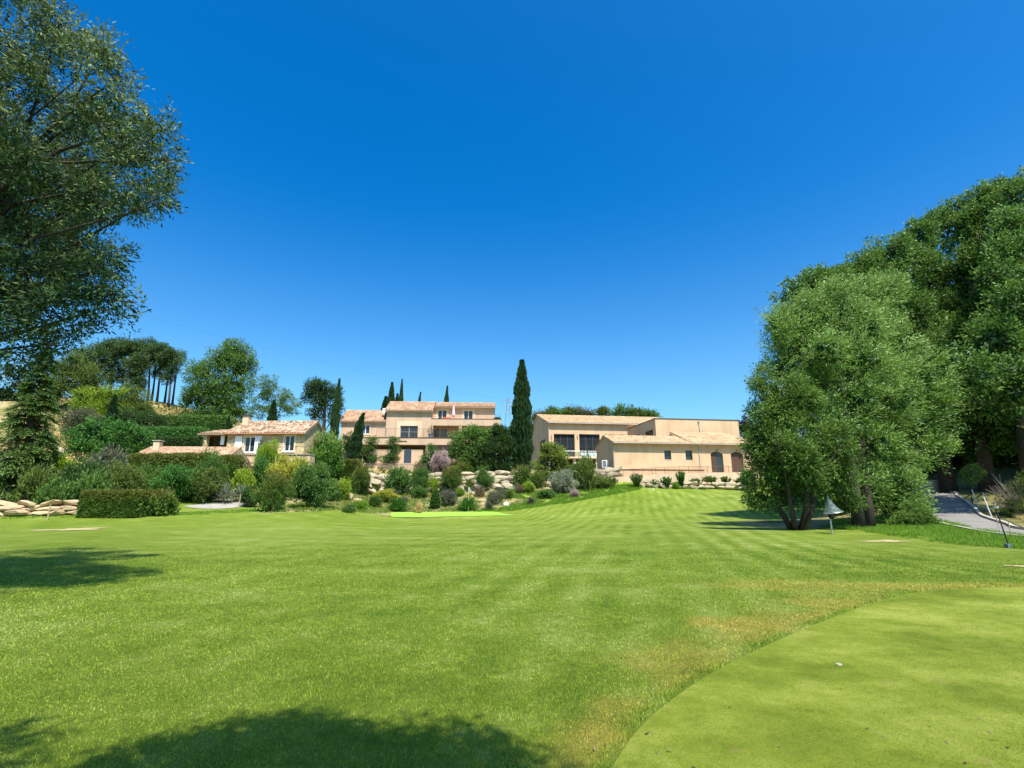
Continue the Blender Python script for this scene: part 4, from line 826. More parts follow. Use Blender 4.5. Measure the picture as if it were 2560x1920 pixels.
# long middle balcony
vb = -2.3; bt, bb = W(1094.5, 1000, vb), W(1111.5, 1000, vb); ba, bc = U(854, 1100, vb), U(1250, 1100, vb)
mb = MB(); facade(mb, ba, bc, bb, bt, vb, [R(992, 1017, 1102, 1108.5, vb)], .12); mb.box(ba, bc, vb + .25, -.304, bb, bb + .25); mb.quad((ba, vb + .2, bb + .25), (bc, vb + .2, bb + .25), (bc, vb + .2, bt), (ba, vb + .2, bt)); mb.quad((ba, vb, bb), (ba, -.3, bb), (ba, -.3, bt), (ba, vb, bt)); mb.quad((ba, vb, bb), (bc, vb, bb), (bc, vb + .25, bb), (ba, vb + .25, bb))
bo = mb.build('balcony', M['stucco'], ho); MB().box(ba - .05, bc, vb - .06, vb + .24, bt + .002, bt + .09).build('coping', M['brown'], bo)
railing(ho, [(U(941, 1090, vb + .1), vb + .1, bt + .09), (bc, vb + .1, bt + .09)], 1.0 * (W(1073, 1100, vb) - bt), step=.13, r=.009)
# cellar level: dark recess, lower wall and door
cw = [R(1068, 1105, 1127, 1160, -1.3)]
db = R(1009.5, 1028, 1124, 1160.5, vb); lwt = W(1126, 950, vb); gl = W(1160.5, 950, vb)
mb = MB(); mb.box(ba + .2, db[0], vb, vb + .25, gl - 1.5, lwt); mb.box(db[1], U(1057, 1140, vb), vb, vb + .25, gl - 1.5, lwt); mb.box(U(1064, 1140, vb), U(1069, 1140, vb), vb + .05, vb + .35, gl - 1.5, bb - .003); mb.box(U(1069.3, 1140, vb), bc, vb + .1, vb + .35, gl - 1.5, lwt); mb.box(ba - .1, ba + .4, vb + .3, 0, gl - 1.5, bb - .003)
mb.build('cellar_wall', M['stucco'], ho)
mb = MB(); mb.box(ba + .2, db[0] + .03, vb - .04, vb + .3, lwt + .002, lwt + .1); mb.box(db[1] - .03, U(1057, 1140, vb), vb - .04, vb + .3, lwt + .002, lwt + .1); mb.build('coping', M['cream'], ho)
dr = MB(); dr.box(db[0] + .01, db[1] - .01, vb + .28, vb + .34, gl, lwt + .25)
do = dr.build('door', M['door_blue'], ho); MB().box(db[1] - .22, db[1] - .12, vb + .22, vb + .278, gl + 1.0, gl + 1.06).build('handle', M['grey_metal'], do)
q = R(1070, 1080, 1129, 1140, vb + .1); window(ho, *q, vb + .07, 'slate', 1)
# garden furniture on the upper terrace
def on_terrace(sx, v): return FB.world(U(sx, 1040, v), v, pb_ + .19)
p_ = on_terrace(1133.5, .8); um = empty('parasol', p_, 0, 'closed pink and white parasol standing on the upper terrace of the terraced house', 'parasol'); hh = W(1014.5, 1133, .8) - pb_ - .19
MB().bar((0, 0, 0), (0, 0, hh), .03).build('pole', M['white'], um); MB().tube([(0, 0, hh * .42), (.02, 0, hh * .5), (0, 0, hh * .7), (0, 0, hh * .96), (0, 0, hh)], [.06, .30, .24, .14, .04], 9).build('canopy', M['pink'], um)
for k, (sx, lb) in enumerate(((1113, 'orange-red garden chair on the upper terrace, left of the parasol'), (1124, 'orange-red garden chair on the upper terrace, close beside the parasol pole'))):
    t_ = empty('garden_chair', on_terrace(sx, .5), .4 * k, lb, 'chair', 'orange-red garden chairs on the upper terrace'); s0 = pt - pb_ - .35
    MB().box(-.3, .3, -.3, .3, s0, s0 + .12).build('seat', M['red'], t_); MB().box(-.3, .3, .25, .32, s0 + .12, s0 + .62).build('backrest', M['red'], t_)
    for i, j in ((-1, -1), (1, -1), (-1, 1), (1, 1)): MB().bar((i * .26, j * .26, 0), (i * .26, j * .26, s0), .02).build('leg', M['red'], t_)
t_ = empty('sun_lounger', on_terrace(1227, .6), 0, 'pale reclining sun lounger at the right end of the upper terrace', 'lounger'); s0 = pt - pb_ - .2
MB().box(-.9, .3, -.3, .3, s0, s0 + .08).build('seat', M['white'], t_); mb = MB(); mb.quad((.3, -.3, s0 + .04), (.3, .3, s0 + .04), (.95, .3, s0 + .6), (.95, -.3, s0 + .6)); mb.quad((.3, -.3, s0 - .02), (.95, -.3, s0 + .54), (.95, .3, s0 + .54), (.3, .3, s0 - .02)); mb.build('backrest', M['white'], t_)
for i, j in ((-.8, -1), (.2, -1), (-.8, 1), (.2, 1)): MB().bar((i, j * .26, 0), (i, j * .26, s0), .02).build('leg', M['white'], t_)
for sx, st in ((1243, 'dark'),): 
    pp = on_terrace(sx, .8); o = bpy.data.objects.new('potted_shrub', lib('round', 1)); C.objects.link(o); o.location = (pp[0], pp[1], pt + OB[2] - .25); o.scale = (.75, .5, .7); o.material_slots[0].link = 'OBJECT'; o.material_slots[0].material = L[st]; tag(o, 'dark shrub peeping over the right corner of the upper terrace', 'shrub')
pp = FB.world(U(1076.5, 1090, vb + .8), vb + .8, bb + .25); t_ = empty('planter', pp, 0, 'slate blue pot with a leafy plant on the middle balcony beside the loggia', 'planter'); k = bt - bb
MB().tube([(0, 0, 0), (0, 0, k + .2), (0, 0, k + .55)], [.32, .36, .42], 12).build('pot', M['slate'], t_)
me, _ = crown_mesh('foliage', [(0, 0, k + 1.0, .35, .35, .5)], 300, .16, .08, L['dark']); o = bpy.data.objects.new('foliage', me); C.objects.link(o); o.parent = t_

# lower path wall with bar fence and stair ramps
FP = Frame(FB.world(0, -4.0, 0), 3); a0, a1 = FP.U(893, 1170), FP.U(1058, 1170); pw0, pw1 = FP.W(1186, 960), FP.W(1159, 960)
tw = empty('terrace_wall', FP.O, FP.y, 'smooth peach retaining wall behind the bar fence below the cellar door', 'wall')
mb = MB().box(a0, a1 + 12, 0, .3, pw0 - 1.2, pw1); mb.box(a0, a1 + 12, .302, 1.68, pw0 - 1.2, pw1 - .03); mb.build('wall', M['stucco'], tw)
MB().box(a0 - .03, a1 + 12, -.04, .3, pw1 + .002, pw1 + .08).build('coping', M['cream'], tw)
for x0, x1 in ((917, 921), (944, 948)): MB().box(FP.U(x0), FP.U(x1), -.35, -.004, pw0 - .5, FP.W(1161 if x0 < 930 else 1174, x0)).build('post', M['brown'], tw)
mb = MB(); a, b, c, d = FP.U(923.5), FP.U(943), FP.W(1164, 930), FP.W(1184, 930); mb.prism([(a, d - .6), (b, d - .6), (b, c - .55), (a, c)], -.2, -.004); mb.build('stair_flank', M['soffit'], tw)
def fence(sxs, top, bot, Y, label, cat='fence', name='bar_fence', m='rail', yaw=3, **kw):
    O = at(sxs[0], bot, Y); F_ = Frame(O, yaw); o = empty(name, O, F_.y, label, cat); u = F_.U(sxs[1], bot); h = F_.W(top, sxs[0])
    railing(o, [(0, 0, 0), (u, 0, 0)], h, 'bars', m, **kw); return o
fence((944, 1058), 1160, 1184, 79, 'long bronze bar fence in front of the smooth peach wall above the boulders', step=.16, r=.013)
fence((1118, 1186), 1156, 1182, 78.5, 'dark grey bar fence between the pink oleander and the big dark hedge', m='dark_metal', step=.16, r=.014)
fence((1398, 1500), 1176, 1199, 78, 'grey bar fence running up from the silver bush to the ramp wall', m='rail', step=.15, r=.013, yaw=8)

# ------------------------------------------------ stone house on the left
OL = at(563.6, 1137, 66); FL = Frame(OL, -1.5)
sh = empty('stone_house', OL, FL.y, 'honey coloured stone house with old canal tiles, chimney and white shutters', 'house')
R = FL.rect; W = FL.W; U = FL.U
uR = U(761, 1100); we = W(1083.5, 640, -.35); wr = W(1054.5, 700, 3.4); D = 6.8; bot = W(1230, 640)
q1 = R(611, 636.5, 1092, 1130); q2 = R(711.5, 735, 1089, 1127.5)
mb = MB(); facade(mb, 0, uR, bot, we - .02, 0, [q1, q2], .3); mb.poly([(uR, 0, bot), (uR, 0, we), (uR, 3.4, wr - .08), (uR, D, we), (uR, D, bot)]); mb.poly([(0, 0, bot), (0, 0, we), (0, D, we), (0, D, bot)][::-1]); mb.quad((0, D, bot), (0, D, we), (uR, D, we), (uR, D, bot))
# porch on the left: pillar, lintel, low wall, back
pl = [U(x, 1100) for x in (500, 516.5, 555, 563.6)]; pw = W(1117, 530); pt_ = W(1087, 530)
mb.box(pl[0], pl[1], 0, .6, bot, pt_); mb.box(pl[1] + .003, -.003, 0, .35, bot, pw); mb.box(pl[0], pl[0] + .35, .6, 4.5, bot, pt_); mb.box(pl[0], pl[1] + .6, 4.2, 4.5, bot, pt_); mb.box(pl[1] + 1.6, 0, 4.2, 4.5, bot, pt_)
mb.build('wall', M['stone'], sh)
for a, b, c, d in (q1, q2): mb = MB(); mb.box(a - .22, a, -.03, .01, c - .05, d + .25); mb.box(b, b + .22, -.03, .01, c - .05, d + .25); mb.box(a, b, -.03, .01, d, d + .25); mb.build('stone_surround', M['cream'], sh)
for q in (q1, q2):
    wo = window(sh, *q, .12, 'white', 2, ('glass',), .07, ()); MB().box(q[0] - .25, q[1] + .25, -.14, .1, q[2] - .16, q[2] - .003).build('sill', M['white'], wo)
for x0, x1 in ((587.5, 604.5), (637, 654.5)):
    a, b = U(x0, 1110), U(x1, 1110); c, d = W(1135, 620), W(1089.5, 620); f = MB().box(a, b, -.09, -.035, c, d); f.box(a + .05, b - .05, -.11, -.092, c + .2 * (d - c), c + .2 * (d - c) + .1); f.box(a + .05, b - .05, -.11, -.092, c + .5 * (d - c), c + .5 * (d - c) + .1); f.box(a + .05, b - .05, -.11, -.092, c + .84 * (d - c), c + .84 * (d - c) + .1); f.build('shutter', M['white'], sh)
hx = U(622, 1055, 3.4)
rf = MB(); roof(rf, -.3, uR + .25, -.4, we, 3.4, wr, hl=hx + .3, per=.34, amp=.085); roof(rf, -.3, uR + .25, D + .4, we, 3.4, wr, hl=hx + .3, per=.34)
rf.poly([(-.3, -.4, we + .05), (hx, 3.4, wr + .03), (-.3, D + .4, we + .05)]); ridge_tiles(rf, (hx, 3.4, wr + .04), (uR + .25, 3.4, wr + .04), .13); ridge_tiles(rf, (-.3, -.4, we + .05), (hx, 3.4, wr + .05), .13)
rf.build('roof', M['tile_old'], sh)
rf = MB(); roof(rf, pl[0] - .2, -.31, -.35, W(1084, 530, -.35), 4.7, W(1076, 530, 4.7) + .0, per=.34, amp=.085); rf.poly([(pl[0], -.2, pt_), (0, -.2, pt_), (0, 4.5, pt_), (pl[0], 4.5, pt_)]); [rf.uv.setdefault(i, [(.1, .1)] * len(rf.f[i])) for i in range(len(rf.f))]; rf.build('porch_roof', M['tile_old'], sh)
MB().box(U(553, 1095, .5), U(562, 1095, .5), .42, .5, W(1111, 557), W(1088, 557)).build('porch_screen', M['white'], sh)
MB().tube([(-.2, -.5, we - .06), (uR + .2, -.5, we - .06)], [.08, .08], 8).build('gutter', M['terracotta'], sh)
ch = R(608, 622.5, 1041, 1066, 2.2); o = MB().box(ch[0], ch[1], 2.0, 2.8, ch[2] - .6, ch[3]).build('chimney', M['cream'], sh); MB().box(ch[0] - .1, ch[1] + .1, 1.9, 2.9, ch[3] + .003, ch[3] + .18).build('chimney_cap', M['bark'], o)
# plinth terrace of dry stone
tb = MB(); c0, c1 = U(560, 1140, -1.6), U(775, 1140, -1.6); tb.box(c0, c1, -1.6, -.005, W(1240, 660, -1.6), W(1137, 660, -1.6)); tb.build('plinth', M['stone'], sh)
mb = MB(); mb.box(c0 - .05, c1 + .05, -1.7, -.006, W(1137, 660, -1.6) + .002, W(1137, 660, -1.6) + .1); mb.build('plinth_slab', M['rock'], sh)
railing(sh, [(c0, -1.5, W(1137, 660, -1.6) + .1), (c1, -1.5, W(1137, 660, -1.6) + .1)], .9, step=50, posts=3, r=.008, lo=.88)
# low annex in front with its own roof
OX = at(318, 1192, 57); FX = Frame(OX, 4)
an = empty('stone_annex', OX, FX.y, 'low stone outbuilding with pink tiled roof and squat chimney half hidden by the hedge', 'building')
we = FX.W(1149.5, 330, -.3); wr = FX.W(1119, 470, 3.2); ur = FX.U(566, 1140); hx = FX.U(379, 1120, 3.2)
mb = MB(); dq = FX.rect(328, 341, 1161, 1192); facade(mb, 0, ur, -4.5, we - .02, 0, [dq], .15); mb.quad((0, 0, -2), (0, 6.4, -2), (0, 6.4, we - .02), (0, 0, we - .02)); mb.poly([(ur, 0, -2), (ur, 6.4, -2), (ur, 6.4, we), (ur, 3.2, wr - .08), (ur, 0, we)]); mb.build('wall', M['stone'], an)
MB().box(dq[0] + .02, dq[1] - .02, .05, .1, dq[2], dq[3] - .02).build('shutter', M['white'], an)
rf = MB(); roof(rf, -.3, ur, -.4, we, 3.2, wr, hl=hx + .3, per=.34, amp=.085); roof(rf, -.3, ur, 6.8, we, 3.2, wr, hl=hx + .3, per=.34); rf.poly([(-.3, -.4, we + .03), (hx, 3.2, wr + .03), (-.3, 6.8, we + .03)]); ridge_tiles(rf, (hx, 3.2, wr + .03), (ur, 3.2, wr + .03)); ridge_tiles(rf, (-.3, -.4, we + .04), (hx, 3.2, wr + .04)); rf.build('roof', M['tile_pink'], an)
ch = FX.rect(385, 400, 1105, 1124, 2.5); o = MB().box(ch[0], ch[1], 2.3, 3.0, ch[2] - .5, ch[3]).build('chimney', M['cream'], an); MB().box(ch[0] - .12, ch[1] + .12, 2.2, 3.1, ch[3] + .12, ch[3] + .2).build('chimney_cap', M['zinc'], o)
# little shed roof on the slope
OS = at(141, 1152, 70); FS = Frame(OS, 0); sd = empty('garden_shed', OS, 0, 'small shed with a pink tiled roof on the slope beside the cedar', 'shed'); ur = FS.U(186, 1150)
mb = MB(); mb.box(0, ur, 0, 4, -3, -.1); mb.build('wall', M['stucco'], sd); rf = MB(); roof(rf, -.2, ur + .2, -.3, 0, 4.2, FS.W(1133, 160, 4.2)); rf.build('roof', M['tile_pink'], sd)
mb = MB(); mb.box(-.9, -.5, 1, 1.5, -2, FS.W(1119, 130, 1.2)); mb.build('chimney', M['cream'], sd)

# ================================================================== BOULDER WALLS
def ico(): 
    import bmesh; bm = bmesh.new(); bmesh.ops.create_icosphere(bm, subdivisions=2, radius=1); V = np.array([v.co[:] for v in bm.verts]); F_ = [tuple(v.index for v in f.verts) for f in bm.faces]; bm.free(); return V, F_
ICO_V, ICO_F = ico()
def boulders(name, label, line, height, courses, size, m='rock', cat='wall', slope=.25, foot=.0):
    """dry wall of blocky boulders along a world polyline, stacked in courses"""
    L_ = np.array(line, float); seg = np.hypot(*np.diff(L_[:, :2], axis=0).T); cum = np.concatenate([[0], np.cumsum(seg)]); mb = MB()
    for c in range(courses):
        s = random.uniform(0, size)
        while s < cum[-1]:
            wd = size * random.uniform(.7, 1.5); hh = height / courses * random.uniform(.92, 1.25); x = np.interp(s + wd / 2, cum, L_[:, 0]); y = np.interp(s + wd / 2, cum, L_[:, 1]); z0 = np.interp(s + wd / 2, cum, L_[:, 2])
            n_ = (rng.normal(0, 1, (13, 3))); n_ = unit(n_); V = ICO_V.copy(); V = np.sign(V) * np.abs(V) ** .6
            for pn in n_: d = V @ pn; k = random.uniform(.58, .85); V = V - np.maximum(d - k, 0)[:, None] * pn * .9
            a = random.uniform(-.25, .25); b = random.uniform(-.2, .2); X = V[:, 0] * wd * .74; Z = V[:, 2] * hh * .72; Y_ = V[:, 1] * size * .5
            X, Z = X * math.cos(a) - Z * math.sin(a), X * math.sin(a) + Z * math.cos(a); i0 = len(mb.v)
            cz = z0 + foot + height / courses * (c + .5); mb.v += [(x + X[i], y + slope * c + Y_[i] + b, cz + Z[i]) for i in range(len(V))]; mb.f += [tuple(i0 + k for k in f) for f in ICO_F]; s += wd
    return tag(mb.build(name, M[m]), label, cat)
def wall_px(px, top_sx, top_sy, Y=None, **kw):
    line = [(hit(*q) if Y is None else at(q[0], q[1], Y)) for q in px]; h = at(top_sx, top_sy, line[len(line)//2][1])[2] - line[len(line)//2][2]; return line, h
def rockwall(name, label, px, topsy, courses, size, Y=None, **kw):
    line = [(hit(*q) if Y is None else at(q[0], q[1], Y)) for q in px]; mid = px[len(px)//2]; p = line[len(px)//2]; h = at(mid[0], topsy, p[1])[2] - p[2]
    return boulders(name, label, line, h, courses, size, **kw)
rockwall('boulder_wall', 'low wall of warm sandstone blocks at the left edge of the lawn under the cedar', [(-60, 1289), (60, 1290), (150, 1289), (235, 1286)], 1253, 3, 1.25, m='rock_warm', slope=.12)
rockwall('boulder_wall', 'pale limestone boulder wall holding up the bank below the terraced house', [(880, 1229), (960, 1232), (1040, 1229), (1120, 1227), (1200, 1224), (1290, 1222)], 1181, 4, 1.5, slope=.3)
rockwall('boulder_wall', 'short heap of rounded boulders at the foot of the low annex gable', [(1430, 1198), (1470, 1198), (1510, 1196), (1545, 1192)], 1173, 2, 1.1, Y=77.6)
rockwall('boulder_wall', 'broken row of pale rocks behind the silver bush', [(1300, 1220), (1360, 1216), (1440, 1212)], 1204, 1, 1.2)
rockwall('boulder_wall', 'single row of rocks edging the lawn below the ramp wall', [(1590, 1216), (1650, 1220), (1720, 1222), (1800, 1223), (1880, 1224)], 1205, 2, 1.0, slope=.2)
for k, (sx, sy, s_) in enumerate(((640, 1262, .5), (702, 1275, .35), (868, 1243, .8), (893, 1254, .6), (985, 1243, .5), (1092, 1268, .5), (1262, 1240, .4), (76, 1248, .6))):
    p = hit(sx, sy); V = np.sign(ICO_V) * np.abs(ICO_V) ** .7 * (1 + rng.normal(0, .06, (len(ICO_V), 1))); mb = MB(); mb.v = [(v[0] * s_, v[1] * s_ * .8, v[2] * s_ * .55) for v in V]; mb.f = list(ICO_F); o = mb.build('rock', M['rock_warm']); o.location = (p[0], p[1], p[2] + .1 * s_)
    tag(o, ['small sunlit rock beside the end of the footpath', 'small rock at the foot of the broad brown-green bush', 'large flat rock under the bronze-tipped bush', 'rock lying above the mown edge left of the golden bush', 'rock between the golden bush and the first laurel ball', 'rock beside the slim column shrub', 'little rock right of the flag in the planting bed', 'rock on top of the sandstone wall beneath the lime tree'][k], 'rock')

# ================================================================== TREES
# --- big willow hanging in from the left, trunk outside the frame
nl = pxlobes([(60,70,150,120), (190,200,135,110), (300,330,100,85), (385,360,60,55), (350,450,75,60), (160,400,140,110), (20,280,120,130), (235,500,95,50), (60,610,85,80), (215,690,75,70),
              (110,770,110,55), (20,840,110,50), (-60,480,110,200), (-40,720,100,120), (255,770,70,45), (230,680,75,55), (290,735,45,30), (150,790,90,60), (70,700,90,80), (330,755,20,10), (250,640,55,40), (120,860,60,30), (30,880,90,30), (415,400,28,36), (395,310,40,36), (405,510,22,14), (380,500,50,35), (260,120,40,35), (300,190,40,35), (20,420,80,60,-.8), (-160,250,130,260), (-220,560,150,250), (-60,60,150,150), (150,60,50,45), (310,235,34,32), (290,620,22,22), (175,835,40,30)], 8.5)
nl += [(-11.5, 9.5, 7.5, 2.6, 2.6, 2.2), (-13, 11, 9.5, 2.8, 2.6, 2.2), (-10.5, 11, 9.5, 2.2, 2.2, 1.6), (-12.5, 7.5, 5.2, 2.2, 2.0, 1.5), (-9.6, 8.8, 6.2, 1.6, 1.6, 1.2), (-7.6, 5.4, 10.2, 1.6, 1.1, .8), (-9.4, 6.0, 10.2, 1.8, 1.5, .9), (-10.8, 6.4, 8.2, 1.5, 1.3, 1.0)]  # foremost high lobes, out of view, added to shade the lower boughs
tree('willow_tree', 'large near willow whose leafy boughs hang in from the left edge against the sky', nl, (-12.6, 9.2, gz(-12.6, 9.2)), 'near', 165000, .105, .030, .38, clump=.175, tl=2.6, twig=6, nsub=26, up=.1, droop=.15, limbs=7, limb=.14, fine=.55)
# --- tree behind the photographer, seen only by its shade
tree('shade_tree', 'tree standing out of the frame whose dark shade lies along the bottom of the lawn', [(.2, .0, 7.2, .5, .42, .6), (.85, .1, 7.2, .5, .5, .6), (1.35, .0, 7.2, .4, .35, .5), (-.3, -.15, 7.3, .5, .35, .5), (.5, -.6, 7.9, 1.3, .6, .8), (-1.95, .22, 7.0, .45, .26, .5), (-2.9, .15, 7.0, .7, .3, .5), (-1.5, -2.4, 8.2, 2.4, 1.6, 1.3), (1.0, -2.0, 8.0, 1.6, 1.4, 1.2)],
     (-1.5, -4.5, gz(-1.5, -4.5)), 'near', 60000, .11, .045, .2, clump=.4, tl=2.6, twig=5, nsub=18, limbs=1, limb=.12)
# --- right hand group
rt1 = pxlobes([(1962,1085,82,75), (2040,1110,80,70), (1938,1185,68,62), (2070,1190,62,60), (1985,1150,80,70,-1.2), (1985,1010,70,60), (1930,1030,50,52), (1905,1245,38,32), (2095,1245,42,30), (1905,960,24,42), (1935,1120,58,60), (2010,1230,70,30,.5)], 27.5)
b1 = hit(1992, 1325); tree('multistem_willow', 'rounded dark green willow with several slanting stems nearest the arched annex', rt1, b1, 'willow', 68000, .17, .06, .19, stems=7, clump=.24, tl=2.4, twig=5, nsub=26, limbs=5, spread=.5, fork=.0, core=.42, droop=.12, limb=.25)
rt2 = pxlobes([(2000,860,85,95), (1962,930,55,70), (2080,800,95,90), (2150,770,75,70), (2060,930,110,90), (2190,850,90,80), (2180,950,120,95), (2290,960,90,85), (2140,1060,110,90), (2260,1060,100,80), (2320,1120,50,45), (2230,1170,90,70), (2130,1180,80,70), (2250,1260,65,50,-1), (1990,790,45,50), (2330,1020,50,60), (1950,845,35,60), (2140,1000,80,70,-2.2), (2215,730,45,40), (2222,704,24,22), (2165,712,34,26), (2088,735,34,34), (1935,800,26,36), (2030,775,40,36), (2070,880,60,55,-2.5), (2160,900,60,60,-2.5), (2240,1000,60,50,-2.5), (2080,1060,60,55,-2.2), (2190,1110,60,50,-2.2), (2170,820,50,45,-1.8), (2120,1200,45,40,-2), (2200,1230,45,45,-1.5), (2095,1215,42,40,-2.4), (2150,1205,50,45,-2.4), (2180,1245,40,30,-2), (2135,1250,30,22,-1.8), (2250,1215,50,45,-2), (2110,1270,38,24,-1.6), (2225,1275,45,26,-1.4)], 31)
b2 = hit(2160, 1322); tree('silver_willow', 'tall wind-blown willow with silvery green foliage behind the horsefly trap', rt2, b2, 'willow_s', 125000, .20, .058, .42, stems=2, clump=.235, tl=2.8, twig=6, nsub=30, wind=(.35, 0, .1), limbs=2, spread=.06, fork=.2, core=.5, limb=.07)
specs = [('poplar_tree', 'dark leafy tree whose top shows just behind the willow crown on its left', [(1985,745,48,45), (2029,716,24,24), (2101,694,22,26), (2060,700,30,24), (2060,720,60,50), (2035,830,70,100), (2110,850,60,120), (2110,990,100,120)], 40, (2090, 1280), 34000),
         ('poplar_tree', 'dark poplar with a pointed top right behind the silvery willow', [(2180,700,60,60), (2125,700,50,40), (2150,675,45,40), (2180,650,20,26), (2230,650,60,60), (2190,800,80,110), (2260,780,80,100), (2240,930,100,120), (2250,1080,90,90)], 42, (2240, 1270), 42000),
         ('poplar_tree', 'tall dark poplar rising in steps above the road wall', [(2300,605,38,42), (2375,575,40,46), (2288,580,18,28), (2252,622,20,24), (2385,526,24,30), (2350,545,22,24), (2330,560,20,26), (2300,695,70,80), (2385,705,75,95), (2340,840,110,110), (2380,970,100,90), (2400,1080,80,60)], 43, (2370, 1215), 52000),
         ('poplar_tree', 'very tall dark poplar just left of the right edge of the picture', [(2465,525,42,60), (2451,490,18,30), (2440,560,30,40), (2490,480,24,30), (2455,635,55,75), (2490,700,90,100), (2450,820,90,100), (2500,930,90,90), (2440,1010,80,70), (2490,1090,90,60)], 41, (2470, 1225), 56000),
         ('poplar_tree', 'tallest dark poplar, cut by the right edge of the picture', [(2545,490,45,45), (2523,470,18,26), (2555,452,20,28), (2560,580,70,80), (2600,700,90,110), (2570,850,90,110), (2600,990,100,100), (2580,1090,70,60), (2680,600,90,130), (2700,850,110,160), (2500,870,80,90,-5), (2430,930,70,70,-7), (2560,760,80,80,-5), (2560,960,90,80,-7), (2480,1000,70,50,-5), (2515,570,40,50,-1), (2520,630,50,55,-2.5), (2490,700,45,50,-3)], 38, (2585, 1230), 60000)]  # forward lobes of the last tree put in to shade the road
for nm, lb, lo, Y, bs, n in specs:
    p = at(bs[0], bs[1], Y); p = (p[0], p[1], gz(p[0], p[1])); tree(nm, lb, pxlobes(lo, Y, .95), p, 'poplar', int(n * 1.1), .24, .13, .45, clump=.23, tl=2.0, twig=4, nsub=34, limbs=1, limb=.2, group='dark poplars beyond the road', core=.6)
# thicket backdrop under and behind them, dark foliage colour standing in for shade
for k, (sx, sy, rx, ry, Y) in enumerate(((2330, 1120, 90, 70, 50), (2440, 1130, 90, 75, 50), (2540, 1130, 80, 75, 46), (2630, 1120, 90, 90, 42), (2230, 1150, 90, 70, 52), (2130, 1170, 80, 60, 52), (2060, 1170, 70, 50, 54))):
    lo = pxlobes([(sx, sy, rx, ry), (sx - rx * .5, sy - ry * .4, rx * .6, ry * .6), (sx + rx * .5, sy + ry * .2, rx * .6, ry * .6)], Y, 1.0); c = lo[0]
    tree('thicket_tree', 'shade-coloured thicket tree ' + ['closing the view behind the grey road wall', 'in the dark hollow above the bend of the road', 'in deep shade above the white stakes', 'in deep shade behind the bare twiggy bush', 'behind the silvery willow, left of the road wall', 'glimpsed between the willow trunks', 'glimpsed between the multistem willow and the silvery one'][k], lo, (c[0], c[1], gz(c[0], c[1])), 'dark', 9000, .30, .16, .25, clump=.4, tl=1.8, twig=3, nsub=14, limbs=1, core=.8, group='shade-coloured thicket trees')
# --- pines on the hill (left)
pine = [(205,905,30,36,104,1000), (237,890,34,30,108,1002), (268,872,34,24,110,1000), (300,868,30,22,112,1000), (330,872,34,24,110,1002), (364,872,32,24,112,1004), (398,884,30,26,110,1006), (425,898,24,26,108,1006), (345,905,26,20,106,1004)]
pl_lb = ['leftmost umbrella pine of the hilltop grove, low and broad', 'second umbrella pine from the left in the hilltop grove', 'umbrella pine on the hill above the yellow-green bushy tree', 'umbrella pine at the highest point of the grove, left of its middle', 'umbrella pine in the middle of the hilltop grove', 'umbrella pine just right of the middle of the grove', 'umbrella pine with a bare slanting trunk against the sky', 'rightmost umbrella pine of the grove beside the broad round tree', 'lower-crowned umbrella pine standing forward of the middle of the grove']
for (sx, sy, rx, ry, Y, by), lb in zip(pine, pl_lb):
    lo = pxlobes([(sx, sy, rx, ry * .75), (sx - rx * .55, sy + ry * .5, rx * .5, ry * .4), (sx + rx * .5, sy + ry * .4, rx * .55, ry * .42), (sx + rx * .1, sy - ry * .4, rx * .6, ry * .5), (sx + rx * .2, sy + ry * 1.2, rx * .6, ry * .5), (sx - rx * .3, sy + ry * 1.8, rx * .6, ry * .5)] + ([(sx, sy + ry * 2.6, rx * .7, ry * .6), (sx + rx * .3, sy + ry * 3.4, rx * .6, ry * .6)] if sx < 350 else []), Y)
    p = at(sx + random.uniform(-6, 6), by, Y); tree('umbrella_pine', lb, lo, (p[0], p[1], min(p[2], gz(p[0], p[1]))), 'pine', 8500, .36, .13, .22, 'bark_pine', core=.4, clump=.42, tl=1.6, twig=4, nsub=12, limbs=2, group='umbrella pines on the hilltop')
for sx, Y, lb in ((379, 113, 'bare slender pine trunk seen against the sky, leftmost of the gap'), (412, 114, 'bare slanting pine trunk in the sky gap below the grove'), (432, 112, 'thin pine trunk beside the broad round tree')):
    p = at(sx, 1003, Y); g = gz(p[0], p[1]); q = at(sx + 10, 900, Y); lo = pxlobes([(sx + 10, 893, 16, 14)], Y); tree('umbrella_pine', lb, lo, (p[0], p[1], g), 'pine', 1600, .34, .1, .2, 'bark_pine', limbs=1, group='umbrella pines on the hilltop')
# --- broad trees on the hill
def btree(name, label, ls, Y, foot, style, n, leaf=.3, wid=.15, tr=.3, **kw):
    lo = pxlobes(ls, Y); p = at(foot[0], foot[1], Y); return tree(name, label, lo, (p[0], p[1], min(p[2], gz(p[0], p[1]))), style, n, leaf, wid, tr, **{**dict(clump=.36, tl=2.0, twig=4, nsub=18, limbs=2, core=.5), **kw})
btree('round_tree', 'broad round dark green tree on the ridge right of the pine grove', [(505,930,45,38), (560,905,50,42), (575,880,28,24), (600,925,40,38), (530,975,55,42), (590,970,50,36), (490,975,32,34), (560,1010,60,28), (625,905,15,20), (500,1010,30,24), (585,875,30,26), (608,885,20,24), (520,1035,55,18), (595,1030,45,20), (470,1000,24,30), (565,1042,60,16)], 105, (555, 1050), 'poplar', 42000, .34, .17, .5, core=.45, nsub=28, clump=.3)
btree('thin_tree', 'thin airy tree with sparse foliage behind the stone house chimney', [(670,960,26,26), (690,990,40,24), (720,1010,26,22), (655,1000,26,20), (690,1025,45,18), (645,1030,22,18), (735,1022,20,14)], 95, (685, 1060), 'willow', 15000, .24, .10, .22, core=0, limbs=6, nsub=24, clump=.2)
